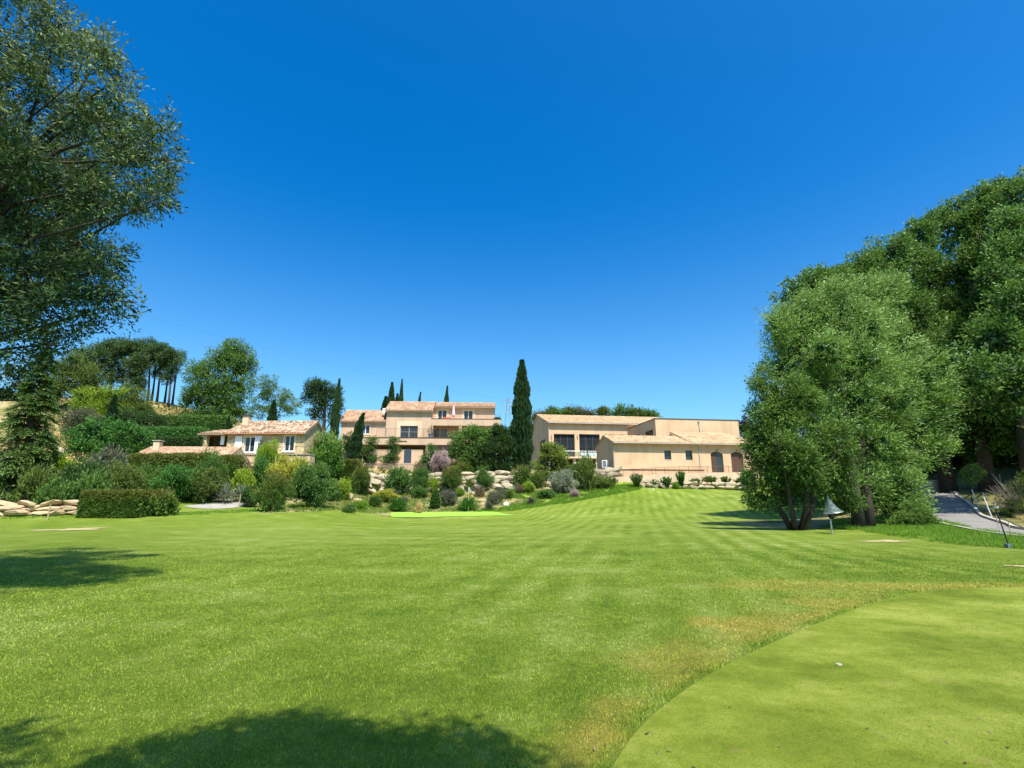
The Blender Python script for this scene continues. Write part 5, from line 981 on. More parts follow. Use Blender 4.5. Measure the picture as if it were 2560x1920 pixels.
btree('ivy_tree', 'irregular olive green tree behind the right gable of the stone house', [(785,965,22,16), (810,975,26,20), (775,990,16,16), (805,1005,26,22), (790,1035,16,20), (838,985,14,18), (835,1040,14,26), (850,1010,8,20)], 84, (808, 1100), 'dark', 13000, .26, .13, .35, core=.5)
btree('holm_oak', 'dark olive oak on the slope left of the pines', [(150,925,40,34), (190,930,42,38), (225,950,36,32), (165,965,50,34), (215,985,42,24), (140,985,30,26), (185,900,24,20)], 96, (190, 1010), 'olive', 13000, .30, .15, .35)
btree('holm_oak', 'dim oak crown between the cedar top and the willow boughs', [(40,930,50,40), (95,920,36,34), (60,965,50,30), (115,960,25,30), (10,985,60,36), (-30,940,50,50), (30,1020,60,30), (105,1000,30,30)], 100, (70, 1000), 'dark', 9000, .3, .15, .35)
btree('bushy_tree', 'yellow-green bushy tree below the pine grove', [(215,1000,34,22), (255,990,34,20), (290,985,32,18), (235,1025,48,24), (285,1020,36,26), (195,1020,20,18)], 88, (245, 1056), 'lime', 11000, .26, .12, .25, core=.6)
btree('bushy_tree', 'mid green bushy tree under the right of the pine grove', [(325,985,28,22), (345,1010,30,24), (310,1015,24,24), (355,1035,34,22)], 90, (335, 1060), 'olive', 9000, .26, .12, .25, core=.6)
btree('dark_bush', 'dark bushes on the slope above the long green hedge', [(320,1045,34,22), (365,1050,34,20), (400,1055,22,14), (300,1060,20,16)], 80, (350, 1078), 'dark', 8000, .22, .11, .15, core=.7)
btree('dark_bush', 'grey-green bush beside the sandy slope', [(175,1050,22,22), (205,1045,28,26), (235,1058,24,20), (185,1070,24,16)], 74, (200, 1090), 'greygreen', 7500, .20, .09, .15, core=.65)
btree('fig_tree', 'wide bright dark-green fig tree above the low stone outbuilding', [(215,1085,36,28), (260,1078,40,28), (310,1080,36,26), (345,1098,26,22), (235,1115,46,28), (295,1118,50,26), (200,1115,22,28), (340,1125,26,16)], 62, (270, 1150), 'broad', 15000, .24, .17, .25, core=.65)
btree('lime_tree', 'small bright lime-green tree with a thin bare trunk above the stone wall', [(110,1160,32,18), (145,1158,30,20), (128,1145,22,12), (165,1170,20,14), (90,1172,18,12)], 48, (143, 1242), 'lime', 6000, .17, .10, .09, core=.4, droop=.1)
btree('purple_tree', 'dark purple-leaved tree beyond the right end of the flat-roofed block', [(1858,1060,12,16), (1866,1078,14,12), (1856,1076,10,12)], 108, (1860, 1100), 'purple', 2200, .35, .2, .2, core=.5)
btree('screen_tree', 'big dark clipped evergreen, left half of the mass covering the terraced house', [(1160,1095,34,28), (1195,1088,36,24), (1228,1090,30,22), (1145,1130,28,34), (1180,1130,44,42), (1215,1130,40,40), (1165,1163,40,22), (1215,1165,40,20)], 79.5, (1185, 1182), 'poplar', 26000, .21, .12, .25, core=.6, nsub=34, clump=.25)
btree('screen_tree', 'big dark evergreen, right half of the mass beside the tall cypress', [(1245,1098,32,30), (1270,1105,26,34), (1235,1140,46,36), (1275,1145,28,34), (1255,1085,24,20), (1250,1168,40,18)], 79, (1250, 1182), 'dark', 24000, .21, .12, .25, core=.6, nsub=34, clump=.28)
btree('ball_tree', 'rounded tree with yellow-green crown in front of the glazed hall', [(1380,1130,30,22), (1375,1155,38,26), (1400,1160,22,24), (1360,1180,26,20), (1395,1185,26,16), (1372,1118,16,12)], 77, (1380, 1205), 'laurel', 11000, .20, .11, .2, core=.7).children[0].active_material = leafmat('bright_topped_leaves', (.022, .055, .010), (.075, .14, .022), (.30, .36, .05), .62)
MB().box(ba + .3, bc - .3, 2.6, 2.7, gl - 1.5, bb + .3).build('recess_wall', M['stucco'], ho)
btree('climbing_shrub', 'loose green shrub climbing against the cellar level beside the pink oleander', [(1085,1135,20,16), (1065,1150,18,14), (1100,1148,16,14), (1055,1165,14,12), (1078,1118,10,8)], 80, (1080, 1180), 'broad', 5200, .19, .1, .1, core=.5)
btree('right_bush', 'green bush leaning in at the right edge above the dry bank', [(2550,1225,30,28), (2530,1255,26,24), (2545,1270,34,20,-.8), (2575,1260,40,34), (2590,1200,30,30)], 32, (2560, 1285), 'olive', 12000, .12, .06, .08, core=.6)
btree('sapling', 'slender sapling with a small round crown before the dark hollow', [(2432,1185,20,15), (2420,1200,14,10), (2440,1175,12,10)], 37, (2432, 1262), 'willow', 1300, .13, .06, .035, core=0, limbs=3)
btree('willow_sucker', 'low leafy growth at the foot of the silvery willow beside the road', [(2285,1290,34,26), (2315,1310,22,16), (2255,1305,24,18), (2300,1325,30,12)], 28, (2290, 1336), 'willow', 9000, .13, .05, .06, core=.4)
# distant trees on the skyline behind the hall
dl = ['beyond the left end of the hall roof, smallest', 'second from the left beyond the hall roof', 'rounded and tallest on the left beyond the hall roof', 'pale and scrubby beyond the middle of the hall roof', 'small and pointed beyond the middle of the hall roof', 'broad and dark where the hall roof meets the block', 'twin-headed beside the broad dark one', 'low, tapering off behind the flat-roofed block', 'low and grey-green at the left, close to the tall cypress']
for k, (sx, sy, rx, ry) in enumerate(((1372, 1032, 14, 10), (1400, 1034, 14, 10), (1427, 1026, 18, 12), (1460, 1031, 24, 9), (1508, 1030, 12, 10), (1555, 1027, 26, 13), (1590, 1028, 18, 14), (1625, 1034, 22, 10), (1345, 1042, 12, 12))):
    btree('skyline_tree', 'distant skyline tree ' + dl[k], [(sx, sy, rx, ry), (sx - rx * .6, sy + ry * .5, rx * .6, ry * .7), (sx + rx * .6, sy + ry * .6, rx * .6, ry * .6), (sx, sy + ry, rx, ry)], 165, (sx, 1062), 'greygreen' if k in (3, 8) else ('poplar' if k % 2 else 'olive'), 1700, .55, .28, .3, core=.7, limbs=0, nsub=12, group='distant trees on the skyline')
# --- cedar at far left: tiers of drooping boughs
def cedar(name, label, sx, top, base, halfw, Y, n=26000):
    p = at(sx, base, Y); p = (p[0], p[1], gz(p[0], p[1])); H = at(sx, top, Y)[2] - p[2]; k = mpp((p[0], Y, p[2] + H / 2)); R_ = halfw * k; root = empty(name, p, 0, label, 'tree'); t = MB().tube([(0, 0, -.2), (0, 0, H * .5), (0, 0, H)], [.28, .17, .02], 8); V = []; T = []; TP = []
    for z in np.linspace(.05, .97, 30):
        rr = R_ * (1 - z) ** .75 + .15
        for a in rng.uniform(0, 6.283, 10):
            ln = rr * rng.uniform(.7, 1.08); d = np.array([math.cos(a), math.sin(a), 0]); m = int(n / 300 * (.35 + ln / R_)); s = rng.random(m) ** .7; s2 = rng.uniform(-1, 1, m) * (.16 + .28 * np.sin(s * 2.8)) * ln * .55
            q = np.array([-d[1], d[0], 0]); zz = H * z + ln * (.06 * np.sin(s * 3.1) * 2 - .32 * s ** 2) - np.abs(s2) * .35; P = d * (s * ln)[:, None] + q * s2[:, None]; P[:, 2] = zz + rng.normal(0, .05, m)
            D = unit(d * .8 + q * np.sign(s2)[:, None] * .5 + rdir(m) * .5 + (0, 0, -.25)); V.append(leaf_verts(P, D, .24 * rng.uniform(.6, 1.3, m), .09, np.array([0, 0, 1.0]) + rdir(m) * .5 + 0 * D)); T.append(np.clip(rng.normal(.45, .22, m), 0, 1)); TP.append(np.clip(s * .9 + rng.normal(0, .15, m), 0, 1))
            t.tube([(0, 0, H * z), tuple(d * ln * .5 + (0, 0, H * z + .06 * ln)), tuple(d * ln * .95 + (0, 0, H * z - .28 * ln))], [.05, .03, .01], 4, False)
    me = np_mesh('crown', np.concatenate(V), 4, L['conifer'], {'tint': np.concatenate(T), 'tip': np.concatenate(TP)}); o = bpy.data.objects.new('crown', me); C.objects.link(o); o.parent = root; t.build('trunk', M['bark'], root); return root
cedar('cedar_tree', 'tall cedar with tiered drooping boughs at the far left', 45, 862, 1215, 88, 46, 60000)
# --- cypresses
cy = [(1305,902,1184,44,79,0,'very tall dark cypress standing between the terraced house and the hall'), (833,948,1112,17,80,1,'slim cypress beside the right gable of the stone house'), (886,1032,1160,24,77.5,2,'curved leaning cypress in front of the left wing of the terraced house'),
      (976,957,1030,21,98,0,'broader cypress top showing above the main roof of the terraced house'), (1001,949,1030,12,98,0,'thin pointed cypress top right of the broader one above the roof'), (1043,981,1030,11,100,2,'small crooked cypress tip above the middle of the terraced house roof'),
      (1114,966,1030,14,100,1,'leaning cypress tip above the right roof of the terraced house'), (276,989,1056,24,78,0,'small cone-shaped cypress in front of the yellow-green bushy tree'), (678,1000,1070,20,88,0,'short stout cypress in front of the thin airy tree'), (567,1040,1085,11,78,0,'tiny cypress at the right end of the upper hedge'), (962,992,1030,26,101,0,'dark evergreen shoulder left of the broader cypress behind the roof'), (991,985,1030,18,101,0,'dark evergreen clump between the two cypress tops behind the roof')]
for sx, top, base, w, Y, v, lb in cy: plant('cypress', 'cypress', 'cypress_tree', sx, top, base, w * (1.22 if w > 30 else 1.3), lb, 'tree', Y=Y, var=v, group='dark cypresses')

# ================================================================== SHRUBS AND HEDGES
P_ = plant
# hedges on the slope
P_('hedge', 'broad', 'hedge', 432, 1073, 1100, 150, 'long bright green clipped hedge above the low outbuilding roof', 'hedge', Y=70, depth=1.2)
P_('hedge', 'dark', 'hedge', 440, 1096, 1122, 150, 'darker hedge band just under the bright clipped hedge', 'hedge', Y=67, depth=1.0)
P_('hedge', 'laurel', 'hedge', 488, 1043, 1074, 170, 'upper hedge running below the dry crest', 'hedge', Y=84, depth=1.2)
P_('hedge', 'photinia', 'hedge', 425, 1139, 1172, 188, 'clipped hedge with bronze tips in front of the pink outbuilding roof', 'hedge', Y=55.7, depth=1.0)
P_('hedge', 'photinia', 'hedge', 552, 1144, 1180, 84, 'bronze-tipped hedge piece under the white shutters', 'hedge', Y=58, depth=1.0)
P_('hedge', 'photinia', 'hedge', 840, 1152, 1202, 112, 'rust-topped clipped hedge in front of the curved cypress', 'hedge', Y=73, depth=1.3)
P_('hedge', 'photinia', 'hedge', 290, 1229, 1292, 142, 'squat photinia hedge with rusty tips in front of the stone wall', 'hedge', depth=1.1)
P_('round', 'photinia', 'shrub', 403, 1231, 1290, 70, 'squat rusty-tipped photinia ball right of the photinia hedge')
# mass of shrubs on the left: kind, style, cx, top, base, width, Y, label
for q in [('round','greygreen',262,1120,1200,86,52,'grey twiggy shrub above the dark shrubs'), ('round','dark',30,1165,1252,110,46,'dark shrub under the cedar at the far left'), ('loose','olive',85,1178,1252,90,45,'dull green shrub left of the thin trunk of the lime-green tree'), ('loose','dark',195,1165,1252,100,47,'dark shrub right of the thin trunk of the lime-green tree'),
          ('round','laurel',215,1190,1255,90,45,'green shrub behind the photinia hedge'), ('roundfine','olive',290,1160,1255,110,48,'large olive green shrub in front of the white shutter of the outbuilding'), ('round','greygreen',15,1140,1200,90,50,'grey-green shrub low under the cedar boughs'), ('round','laurel',130,1205,1252,70,44,'low green shrub on top of the stone wall'),
          ('roundfine','laurel',365,1165,1245,95,53,'green shrub left of the large laurel mass'), ('roundfine','broad',440,1166,1250,130,53,'large glossy green shrub in front of the outbuilding hedge'), ('roundfine','olive',505,1175,1246,110,54,'yellowish-olive shrub above the footpath'), ('roundfine','laurel',520,1130,1200,80,55,'green mound rising over the bronze-tipped hedge'),
          ('loose','ivy',592,1155,1215,80,60,'brownish twiggy shrub under the stone plinth'), ('round','broad',655,1150,1205,50,60,'green filler shrub below the stone plinth'), ('round','lime',606,1180,1216,54,57,'small lime-green shrub right of the twiggy brown one'), ('round','olive',560,1190,1240,76,58,'olive shrub behind the spiky yucca'),
          ('round','dark',622,1219,1268,46,None,'dark round shrub left of the broad brown-green bush'), ('roundfine','photinia',676,1184,1278,92,None,'broad brown-green bush at the lawn edge beside the footpath'), ('roundfine','laurel',780,1160,1270,124,None,'very large glossy magnolia-like bush at the lawn edge'),
          ('roundfine','yellow',722,1144,1200,100,61,'golden euonymus mound under the right window of the stone house'), ('roundfine','lime',672,1105,1180,66,63,'upright yellow-green shrub between the two windows of the stone house'), ('roundfine','flower',808,1083,1160,106,69,'large rounded shrub with pale flower heads at the right gable of the stone house'),
          ('roundfine','photinia',898,1168,1236,56,None,'bronze-tipped bush left of the boulder wall'), ('round','lime',858,1203,1250,36,None,'lime-green bush beside the rock, left of the bronze-tipped bush'), ('round','dark',832,1214,1252,34,None,'small dark bush between the magnolia-like bush and the lime-green one'), ('round','photinia',735,1196,1235,60,66,'rusty shrub behind the broad brown-green bush'),
          ('loose','greygreen',655,1108,1140,26,64,'grey-green sprig against the white shutter')]:
    k_, st, cx, tp, bs, w, Y, lb = q; P_(k_, st, 'shrub', cx, tp, bs, w, lb, Y=Y)
P_('blades', 'silver', 'yucca', 560, 1203, 1256, 76, 'spiky silver-green yucca above the footpath', 'plant'); P_('blades', 'silver', 'yucca', 600, 1205, 1252, 60, 'second spiky yucca, nearer the broad brown-green bush', 'plant', Y=56)
# row of laurel balls under the boulder wall
balls = [(992,1179,1233,58,'round','laurel','first wide laurel bush in front of the left part of the boulder wall'), (1050,1174,1232,44,'roundfine','laurel','round laurel in front of the boulder wall, under the end of the bar fence'), (1130,1174,1232,50,'roundfine','photinia','rusty-topped round shrub below the dark grey fence'), (1210,1172,1224,42,'roundfine','laurel','round laurel with bronze tips below the big dark evergreens'), (1301,1168,1220,46,'round','photinia','round speckled shrub at the foot of the very tall cypress'),
         (1087,1199,1231,26,'round','lime','small light green shrub between the two round laurels'), (1176,1203,1226,22,'round','olive','small shrub just above the flag'), (931,1205,1234,14,'loose','lime','tiny shrub against the pale rocks left of the first laurel'), (1087,1226,1272,22,'cypress','laurel','slim column shrub in the middle of the planting bed'), (967,1227,1254,54,'roundfine','yellow','golden euonymus mound in the planting bed'),
         (936,1240,1266,44,'fan','laurel','low dark juniper left of the golden mound'), (994,1246,1278,56,'fan','broad','spreading green juniper in front of the golden mound'), (1170,1244,1276,52,'fan','broad','round rosemary-like bush behind the yellow flag pole'), (1119,1233,1264,36,'loose','lavender','greyish purple lavender right of the column shrub'), (1048,1221,1242,38,'round','laurel','low green cushion under the second round laurel'),
         (1222,1252,1276,32,'blades','lavender','grey tuft right of the round rosemary-like bush'), (1240,1234,1258,36,'loose','greygreen','dull green cushion left of the small white sign'), (1254,1222,1244,24,'loose','lavender','brownish tuft above the small white sign'), (1200,1220,1240,22,'loose','ivy','brown dead tuft below the bronze-tipped laurel'), (1008,1246,1262,20,'loose','lavender','small purplish tuft beside the spreading juniper'),
         (1345,1184,1218,34,'loose','olive','airy olive shrub left of the silver bush'), (1408,1180,1232,60,'roundfine','silver','round silver-leaved bush on the bank'), (1402,1158,1205,40,'round','photinia','rust and green shrub behind the silver bush'), (1466,1150,1226,40,'loose','olive','tall brown-green bush standing right of the silver bush'), (1440,1164,1200,30,'round','laurel','green shrub tucked behind the tall brown-green bush'),
         (1505,1196,1218,50,'loose','olive','low straggling bush right of the tall brown-green bush'), (1322,1208,1232,30,'round','lime','low lime cushion in the grass left of the silver bush'), (1300,1214,1234,16,'loose','ivy','small brown shrub under the speckled one'), (1328,1238,1262,30,'blades','lavender','grey-blue tuft in the bright grass'), (1437,1226,1244,20,'loose','pinkbush','small pinkish tuft at the edge of the bright grass'),
         (1365,1228,1245,40,'round','laurel','flat green cushion in the bright grass'), (1270,1226,1246,22,'round','olive','dull cushion at the left of the bright grass'), (1150,1222,1240,20,'round','ground','light green cushion behind the rosemary-like bush'), (900,1256,1276,34,'round','ground','low green cushion at the left end of the bed'), (873,1262,1282,30,'round','laurel','dark cushion at the mown edge left of the bed')]
for cx, tp, bs, w, kd, st, lb in balls: P_(kd, st, 'shrub', cx, tp - (3 if w > 30 else 1), bs, w * 1.22, lb, 'shrub', var=0 if kd == 'cypress' else None)
P_('roundfine', 'pinkbush', 'oleander', 1098, 1130, 1184, 56, 'pink flowering oleander mass above the boulder wall', Y=78); P_('loose', 'photinia', 'shrub', 1150, 1160, 1184, 60, 'russet straggly shrub on top of the boulder wall', Y=77.5); P_('round', 'ivy', 'shrub', 1052, 1160, 1186, 30, 'brown-leaved shrub at the end of the bronze bar fence', Y=77.5)
P_('blades', 'straw', 'dry_grass_clump', 1046, 1250, 1283, 34, 'straw-coloured ornamental grass clump in the bed behind the bright distant green', 'plant')
# trained shrubs on the house wall
btree('trained_shrub', 'trained magnolia with clipped tiers on the cellar wall, next to the curved cypress', [(920,1145,24,13), (922,1126,22,9), (930,1108,15,8), (934,1098,12,5)], 80.6, (920, 1160), 'laurel', 4200, .17, .1, .07, core=.6)
btree('trained_shrub', 'trained magnolia with clipped tiers left of the blue-grey cellar door', [(972,1146,24,12), (985,1126,17,11), (981,1110,14,8), (985,1099,16,5)], 80.6, (972, 1160), 'laurel', 4200, .17, .1, .07, core=.6)
btree('trained_shrub', 'dark climber behind the curved cypress on the left wing', [(872,1110,12,22), (878,1135,14,16), (868,1095,8,10)], 80.8, (872, 1160), 'dark', 3200, .17, .1, .07, core=.6)
# oleanders along the ramp wall
for sx, tp, bs, w, lb in [(1592,1192,1220,44,'pinkish oleander at the left end of the row along the ramp wall'), (1636,1204,1219,22,'very small oleander, second of the row along the ramp wall'), (1668,1198,1222,32,'bright oleander below the left square window'), (1705,1186,1222,34,'tallest upright oleander in front of the ramp wall'), (1744,1202,1221,36,'olive-toned oleander right of the tallest one'), (1776,1196,1221,36,'light oleander left of the annex downpipe foot'), (1814,1198,1221,36,'oleander below the left arch'), (1846,1202,1222,30,'oleander next to the multistem willow, last of the row'), (1530,1200,1217,34,'low oleander where the ramp wall begins')]:
    P_('oleander', 'oleander' if sx in (1592, 1636) else 'laurel' if sx in (1668, 1705) else 'olive', 'oleander', sx, tp - 5, bs, w * 1.25, lb, group='oleanders along the ramp wall')
P_('round', 'laurel', 'shrub', 1872, 1180, 1224, 40, 'dark shrub at the right end of the ramp wall behind the willow'); P_('round', 'ground', 'shrub', 1690, 1205, 1222, 20, 'little light green shrub between two oleanders')
# grass bank and weeds in the bed: stuff
def scatter(poly, n, hmin, hmax, style, name, label, kindv='stuff', k=5, wd=.045):
    poly = np.asarray(poly); lo, hi = poly.min(0), poly.max(0); x = rng.uniform(lo[0], hi[0], n * 3); y = rng.uniform(lo[1], hi[1], n * 3); ok = (sdist(x, y, poly) < 0) & (fbm(x * 1.1 + 77, y * 1.1) > .40 + .0 * x); x, y = x[ok][:n], y[ok][:n]; m = len(x)
    P = np.repeat(np.stack([x, y, gzm(x, y)], 1), k, 0) + rng.normal(0, .05, (m * k, 3)) * (1, 1, 0); D = unit(rng.normal(0, .55, (m * k, 3)) + (0, 0, 1)); D[:, 2] = np.abs(D[:, 2]); hh = rng.uniform(hmin, hmax, m * k) * (.5 + fbm(P[:, 0] * .9, P[:, 1] * .9))
    me = np_mesh(name, leaf_verts(P, D, hh, wd), 4, L[style], {'tint': rng.random(m * k), 'tip': rng.random(m * k)}); o = bpy.data.objects.new(name, me); C.objects.link(o); return tag(o, label, 'ground cover', kind='stuff')
scatter(rough_poly, 9000, .12, .34, 'ground', 'rough_grass', 'bright green uncut grass on the bank between the bed and the lawn')
scatter(bed_poly, 5200, .10, .32, 'olive', 'ground_cover', 'low weeds and cushions scattered over the stony planting bed')
scatter(bed_poly, 6500, .12, .40, 'ground', 'ground_cover', 'fresh green seedlings spread over the stony planting bed')
scatter(bed_poly, 1600, .10, .3, 'straw', 'dry_stalks', 'dry straw stalks scattered in the stony planting bed')
edge = np.vstack([ne[40:, :] + (-.3, 0), [[18, 40], [15, 33], [14, 27], [16, 22], [17, 18]]]); rp_ = np.array([[17, 17.2], [19.2, 17.5], [20.6, 21], [22.1, 25.4], [24.6, 30], [26.6, 34], [22, 36], [17.5, 30], [17, 24.5], [16.2, 20]])
scatter(rp_, 11000, .08, .26, 'ground', 'rough_grass', 'uncut bright grass between the lawn and the road kerb', wd=.022)
bank = np.array([[25.4, 24], [27, 27.6], [29.5, 31], [33, 35.2], [40, 38], [44, 30], [36, 22]]); scatter(bank, 7000, .1, .35, 'straw', 'dry_grass', 'dry golden grass on the bank beyond the road', wd=.03); scatter(bank, 4000, .1, .3, 'lime', 'rough_grass', 'green tufts among the dry grass of the bank beyond the road', wd=.03)
lb_ = HP([(0, 1300), (120, 1296), (250, 1296), (440, 1290), (600, 1282), (780, 1280), (980, 1282), (980, 1276), (780, 1272), (640, 1273), (430, 1282), (220, 1289), (0, 1292)]); scatter(lb_, 9000, .05, .16, 'ground', 'rough_grass', 'strip of longer grass at the far left edge of the lawn', wd=.04)
hillp = np.array([[-75, 62], [-30, 62], [-12, 78], [-20, 112], [-60, 118], [-95, 100]]); scatter(hillp, 9000, .2, .7, 'straw', 'dry_grass', 'dry pale grass covering the hillside', wd=.16); scatter(hillp, 7000, .2, .8, 'olive', 'scrub', 'low green scrub dotted over the hillside', wd=.2)

# ================================================================== SMALL THINGS
p = hit(1171, 1279); h = at(1171, 1217, p[1])[2] - p[2]; fl = empty('flagstick', p, 0, 'thin yellow flagstick with a small limp pale flag on the bright distant green', 'flag')
MB().bar((0, 0, 0), (0, 0, h * .8), .028).build('pole', M['yellow'], fl); MB().bar((0, 0, h * .8), (0, 0, h), .028).build('pole_top', M['white'], fl)
mb = MB(); mb.quad((.02, 0, h), (.02, 0, h * .80), (.26, .1, h * .72), (.34, .14, h * .86)); mb.quad((.34, .15, h * .86), (.26, .11, h * .72), (.02, .01, h * .80), (.02, .01, h)); mb.build('flag', M['grey_metal'], fl)
p = hit(1265.5, 1268); s_ = mpp(p); sg = empty('bed_sign', p, 0, 'small white sign on a short post in the planting bed', 'sign'); MB().box(-6 * s_, 6 * s_, -.03, 0, .25, .25 + 7 * s_).build('board', M['white'], sg); MB().bar((0, .03, -.05), (0, .03, .4), .03).build('post', M['wood'], sg)
p = hit(1633, 1226); mk = empty('marker_post', p, 0, 'little white and dark marker post at the top edge of the lawn', 'post'); MB().bar((0, 0, 0), (0, 0, .32), .07).build('post', M['white'], mk); MB().bar((0, 0, .321), (0, 0, .5), .075).build('cap', M['dark_metal'], mk)
# tree guard / young tree by the footpath and two stakes
for sx, tp, bs, lb in ((596, 1236, 1276, 'pale leaning stake of a young tree at the end of the footpath'), (118, 1262, 1300, 'thin stake of a sapling on the lawn before the stone wall'), (686, 1140, 1172, 'short pale wooden stake beside the golden euonymus')):
    p = hit(sx, bs) if sx != 686 else at(sx, bs, 61); h = at(sx, tp, p[1])[2] - p[2]; o = MB().tube([(0, 0, -.1), (.04, 0, h)], [.05, .045], 6).build('stake', M['wood']); o.location = p; tag(o, lb, 'stake')
# horsefly trap: black ball under a net cone
p = hit(2081, 1336); k = mpp(p); tr = empty('fly_trap', p, 0, 'horsefly trap with a pale net cone over a black ball, under the willow', 'trap'); z = lambda y: at(2081, y, p[1])[2] - p[2]; ax = 4 * k
MB().tube([(0, 0, -.1), (0, 0, z(1302)), (ax, 0, z(1285))], [.035, .035, .025], 8).build('pole', M['grey_metal'], tr)
net, nd, lk, b = mat('net_mesh'); b.inputs['Base Color'].default_value = (.11, .15, .145, 1); b.inputs['Roughness'].default_value = .7; tp_ = nd.new('ShaderNodeBsdfTransparent'); mx = nd.new('ShaderNodeMixShader'); nz = noise(nd, lk, 14, 4, nd.new('ShaderNodeTexCoord').outputs['Object']); rr_ = ramp(nd, [(.4, (.35, .35, .35)), (.65, (.95, .95, .95))]); lk.new(nz.outputs[0], rr_.inputs[0]); lk.new(rr_.outputs[0], mx.inputs[0]); lk.new(tp_.outputs[0], mx.inputs[1]); lk.new(b.outputs[0], mx.inputs[2]); lk.new(mx.outputs[0], nd['Material Output'].inputs[0])
cb = Vector((9 * k, 0, z(1281))); ct = Vector((1.5 * k, 0, z(1248))); mb = MB(); n = 20; rows = [(0, 22.5), (.3, 15.5), (.6, 9), (1, 3.2)]
for i, (t, r_) in enumerate(rows):
    c = cb.lerp(ct, t)
    for j in range(n): a = 2 * math.pi * j / n; w_ = 1 + .05 * math.sin(a * 5); mb.v.append((c.x + r_ * k * w_ * math.cos(a), c.y + r_ * k * w_ * math.sin(a), c.z + (math.cos(a) * 3 * k if t == 0 else 0)))
for i in range(3):
    for j in range(n): mb.f.append((i * n + j, i * n + (j + 1) % n, (i + 1) * n + (j + 1) % n, (i + 1) * n + j))
mb.build('net_cone', net, tr, True); MB().tube([tuple(ct), tuple(ct + Vector((-.5 * k, 0, 8 * k)))], [3.4 * k, 2.8 * k], 10).build('bottle', M['clear'], tr)
mb = MB(); c = Vector((4 * k, 0, z(1292))); mb.v = [tuple(c + Vector(v) * 7 * k) for v in __import__('numpy').array(ICO_V)]; mb.f = list(ICO_F); mb.build('ball', M['black'], tr, True)
mb = MB(); c = cb; [mb.bar((c.x + 22.5 * k * math.cos(a), c.y + 22.5 * k * math.sin(a), c.z + math.cos(a) * 3 * k), (c.x + 22.5 * k * math.cos(a + .315), c.y + 22.5 * k * math.sin(a + .315), c.z + math.cos(a + .315) * 3 * k), .018, 5) for a in np.arange(0, 6.28, .314)]; mb.build('hoop', M['grey_metal'], tr)
# lamp post on a block
p = hit(2522, 1370); k = mpp(p); z = lambda y: at(2522, y, p[1])[2] - p[2]; lp = empty('lamp_post', p, 0, 'low leaning lamp on a thin dark post with a dark block foot beside the road', 'lamp'); hx_ = -12 * k
mb = MB(); mb.v = [(-6.5*k, -6*k, 0), (6.5*k, -6*k, 0), (6.5*k, 6*k, 0), (-6.5*k, 6*k, 0), (-7*k, -6.5*k, 10*k), (7*k, -6.5*k, 10*k), (7*k, 6.5*k, 10*k), (-7*k, 6.5*k, 10*k)]; mb.f = [(0,3,2,1),(4,5,6,7),(0,1,5,4),(1,2,6,5),(2,3,7,6),(3,0,4,7)]; mb.build('foot', M['slate'], lp)
MB().tube([(0, 0, 10 * k), (hx_, 0, z(1272))], [.022, .018], 8).build('post', M['dark_metal'], lp)
MB().tube([(hx_, 0, z(1273)), (hx_, 0, z(1270)), (hx_, 0, z(1265))], [.05, .085, .085], 12).build('lamp_shade', M['grey_metal'], lp)
mb = MB(); [mb.bar((hx_ + .06 * math.cos(a), .06 * math.sin(a), z(1265)), (hx_ + .06 * math.cos(a), .06 * math.sin(a), z(1258)), .006, 4) for a in (0, 1.57, 3.14, 4.71)]; mb.tube([(hx_, 0, z(1258)), (hx_, 0, z(1257)), (hx_, 0, z(1255.5))], [.11, .10, .03], 12); mb.build('lantern', M['dark_metal'], lp)
# white stakes and rope by the road
for sx, tp, bs, dx, lb in ((2438, 1224, 1268, 8, 'white leaning stake above the kerb, leftmost of three'), (2466, 1232, 1276, 4, 'white stake in the middle of the three above the kerb'), (2470, 1242, 1298, 12, 'long white leaning stake nearest the road')):
    p = hit(sx + dx, bs); k = mpp(p); h = at(sx, tp, p[1])[2] - p[2]; o = MB().tube([(0, 0, -.05), (-dx * k, 0, h)], [.03, .028], 6).build('stake', M['white']); o.location = p; tag(o, lb, 'stake', 'white stakes by the road')
p0, p1, p2 = at(2490, 1288, 26), at(2520, 1302, 24), at(2570, 1322, 22); fr_ = empty('rope_fence', (p0[0], p0[1], gz(p0[0], p0[1])), 0, 'low rope fence drooping along the bank beyond the kerb at the right', 'fence')
rel = [Vector(q) - fr_.location for q in (p0, p1, p2)]; MB().tube([rel[0], rel[0].lerp(rel[1], .5) + Vector((0, 0, -.03)), rel[1], rel[1].lerp(rel[2], .5) + Vector((0, 0, -.05)), rel[2]], [.015] * 5, 6).build('rope', M['dark_metal'], fr_)
for q in rel: g = gz(q.x + fr_.location.x, q.y + fr_.location.y) - fr_.location.z; MB().bar((q.x, q.y, g - .1), (q.x, q.y, q.z + .03), .02).build('post', M['wood'], fr_)
# grey wall closing the road
O_ = at(2365, 1232, 43.5); Wf = Frame((O_[0], O_[1], O_[2]), 172); o = empty('road_wall', O_, Wf.y, 'grey concrete wall in the shade beside the upper road', 'wall'); mb = MB(); mb.box(0, 7.5, -.25, 0, -1, 1.05); mb.build('wall', M['concrete_wall'] if 0 else M['kerb'], o)
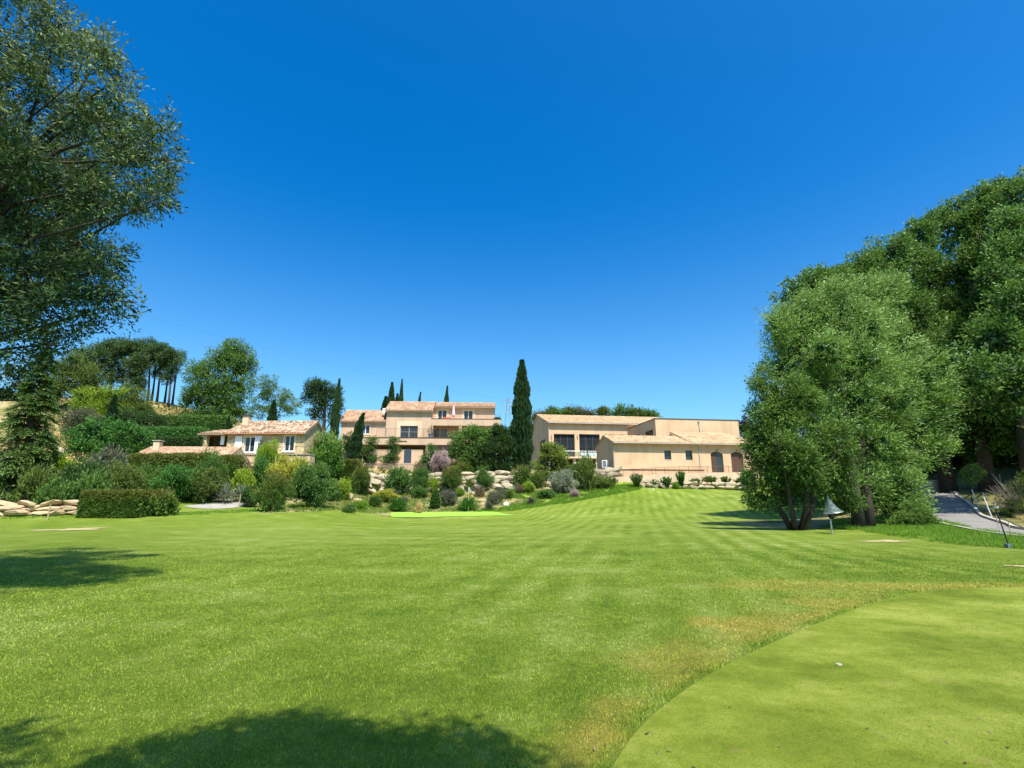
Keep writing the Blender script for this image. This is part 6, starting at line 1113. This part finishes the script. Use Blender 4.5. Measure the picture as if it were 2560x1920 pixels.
# bare twiggy bush at the right edge
p = at(2535, 1280, 31); p = (p[0], p[1], gz(p[0], p[1])); mb = MB(); k = mpp(p)
for i in range(34):
    a = random.uniform(-1.2, 1.2) + math.pi; e = random.uniform(.2, 1.2); ln = random.uniform(35, 75) * k; d = Vector((math.cos(a) * math.cos(e), math.sin(a) * .6, math.sin(e))); s0 = Vector((random.uniform(0, 25) * k, 0, random.uniform(15, 45) * k)); m_ = s0 + d * ln * .6; mb.tube([(10 * k, 0, -.1), s0, m_, s0 + d * ln + Vector((0, 0, random.uniform(-.1, .25)))], [.03, .018, .010, .004], 4, False)
    for j in range(3): mb.bar(m_, m_ + (d + Vector((random.uniform(-.5, .5), random.uniform(-.5, .5), random.uniform(-.3, .6)))) * ln * .3, .006, 3)
o = mb.build('bare_bush', simple('grey_twigs', (.20, .16, .13), .9, .2)); o.location = p; tag(o, 'bare pale-twigged bush at the right edge above the road', 'shrub')
# pylon far behind, with its wires
p = at(1270, 1075, 210); H = at(1270, 993, 210)[2] - p[2]; py = empty('pylon', p, .3, 'grey lattice power pylon far away between the terraced house and the tall cypress', 'pylon'); mb = MB(); w0 = 1.5
for i, j in ((-1, -1), (1, -1), (1, 1), (-1, 1)): mb.bar((i * w0, j * w0, -6), (i * .3, j * .3, H), .06, 4)
zz = list(np.linspace(0, H * .97, 9))
for a, b_ in zip(zz[:-1], zz[1:]):
    wa, wb_ = w0 + (.3 - w0) * a / H, w0 + (.3 - w0) * b_ / H
    for q, q2 in (((-1, -1), (1, -1)), ((1, -1), (1, 1)), ((1, 1), (-1, 1)), ((-1, 1), (-1, -1))): mb.bar((q[0] * wa, q[1] * wa, a), (q2[0] * wb_, q2[1] * wb_, b_), .03, 3); mb.bar((q2[0] * wa, q2[1] * wa, a), (q[0] * wb_, q[1] * wb_, b_), .03, 3)
mb.build('mast', M['grey_metal'], py)
for zc, wd_ in ((H * .90, 2.4), (H * .72, 3.0), (H * .55, 3.4)): mb = MB(); mb.bar((-wd_, 0, zc), (wd_, 0, zc), .09, 4); mb.bar((-wd_, 0, zc), (0, 0, zc + .9), .06, 3); mb.bar((wd_, 0, zc), (0, 0, zc + .9), .06, 3); [mb.bar((q, 0, zc), (q, 0, zc - .9), .08, 4) for q in (-wd_, wd_)]; mb.build('cross_arm', M['grey_metal'], py)
w0_, w1_ = Vector(at(330, 780, 150)), Vector(p) + Vector((0, 0, H * .9)); o = MB().tube([w0_.lerp(w1_, t) + Vector((0, 0, -8 * t * (1 - t))) for t in np.linspace(-.3, 1, 16)], [.014] * 16, 4, False).build('power_line', M['dark_metal']); tag(o, 'thin power cable sagging across the lower sky towards the pylon', 'cable')
# golf ball marker, leaves and crumbs on the putting green
mb = MB(); p = hit(2098, 1668); o = MB().tube([(0, 0, -.004), (0, 0, .006)], [.03, .027], 10).build('ball_marker', M['rock']); o.location = (p[0], p[1], p[2] + .02); tag(o, 'small white object lying on the putting green', 'marker')
# crumbs and fallen leaves on the turf
n = 200; a = rng.uniform(-.95, .95, n); r = np.exp(rng.uniform(math.log(3), math.log(16), n)); x, y = r * np.sin(a), r * np.cos(a); gd = sdist(x, y, green_poly)
P = np.stack([x, y, gzm(x, y) + np.where(gd < 0, .016, .03)], 1); D = rdir(n); D[:, 2] *= .25
me = np_mesh('fallen_leaves', leaf_verts(P, D, rng.uniform(.02, .055, n), .016, np.array([0, 0, 1.0]) + .3 * rdir(n)), 4, L['ivy'], {'tint': rng.random(n), 'tip': np.zeros(n)})
o = bpy.data.objects.new('fallen_leaves', me); C.objects.link(o); tag(o, 'small dry leaves and crumbs lying scattered on the turf', 'leaves', kind='stuff')
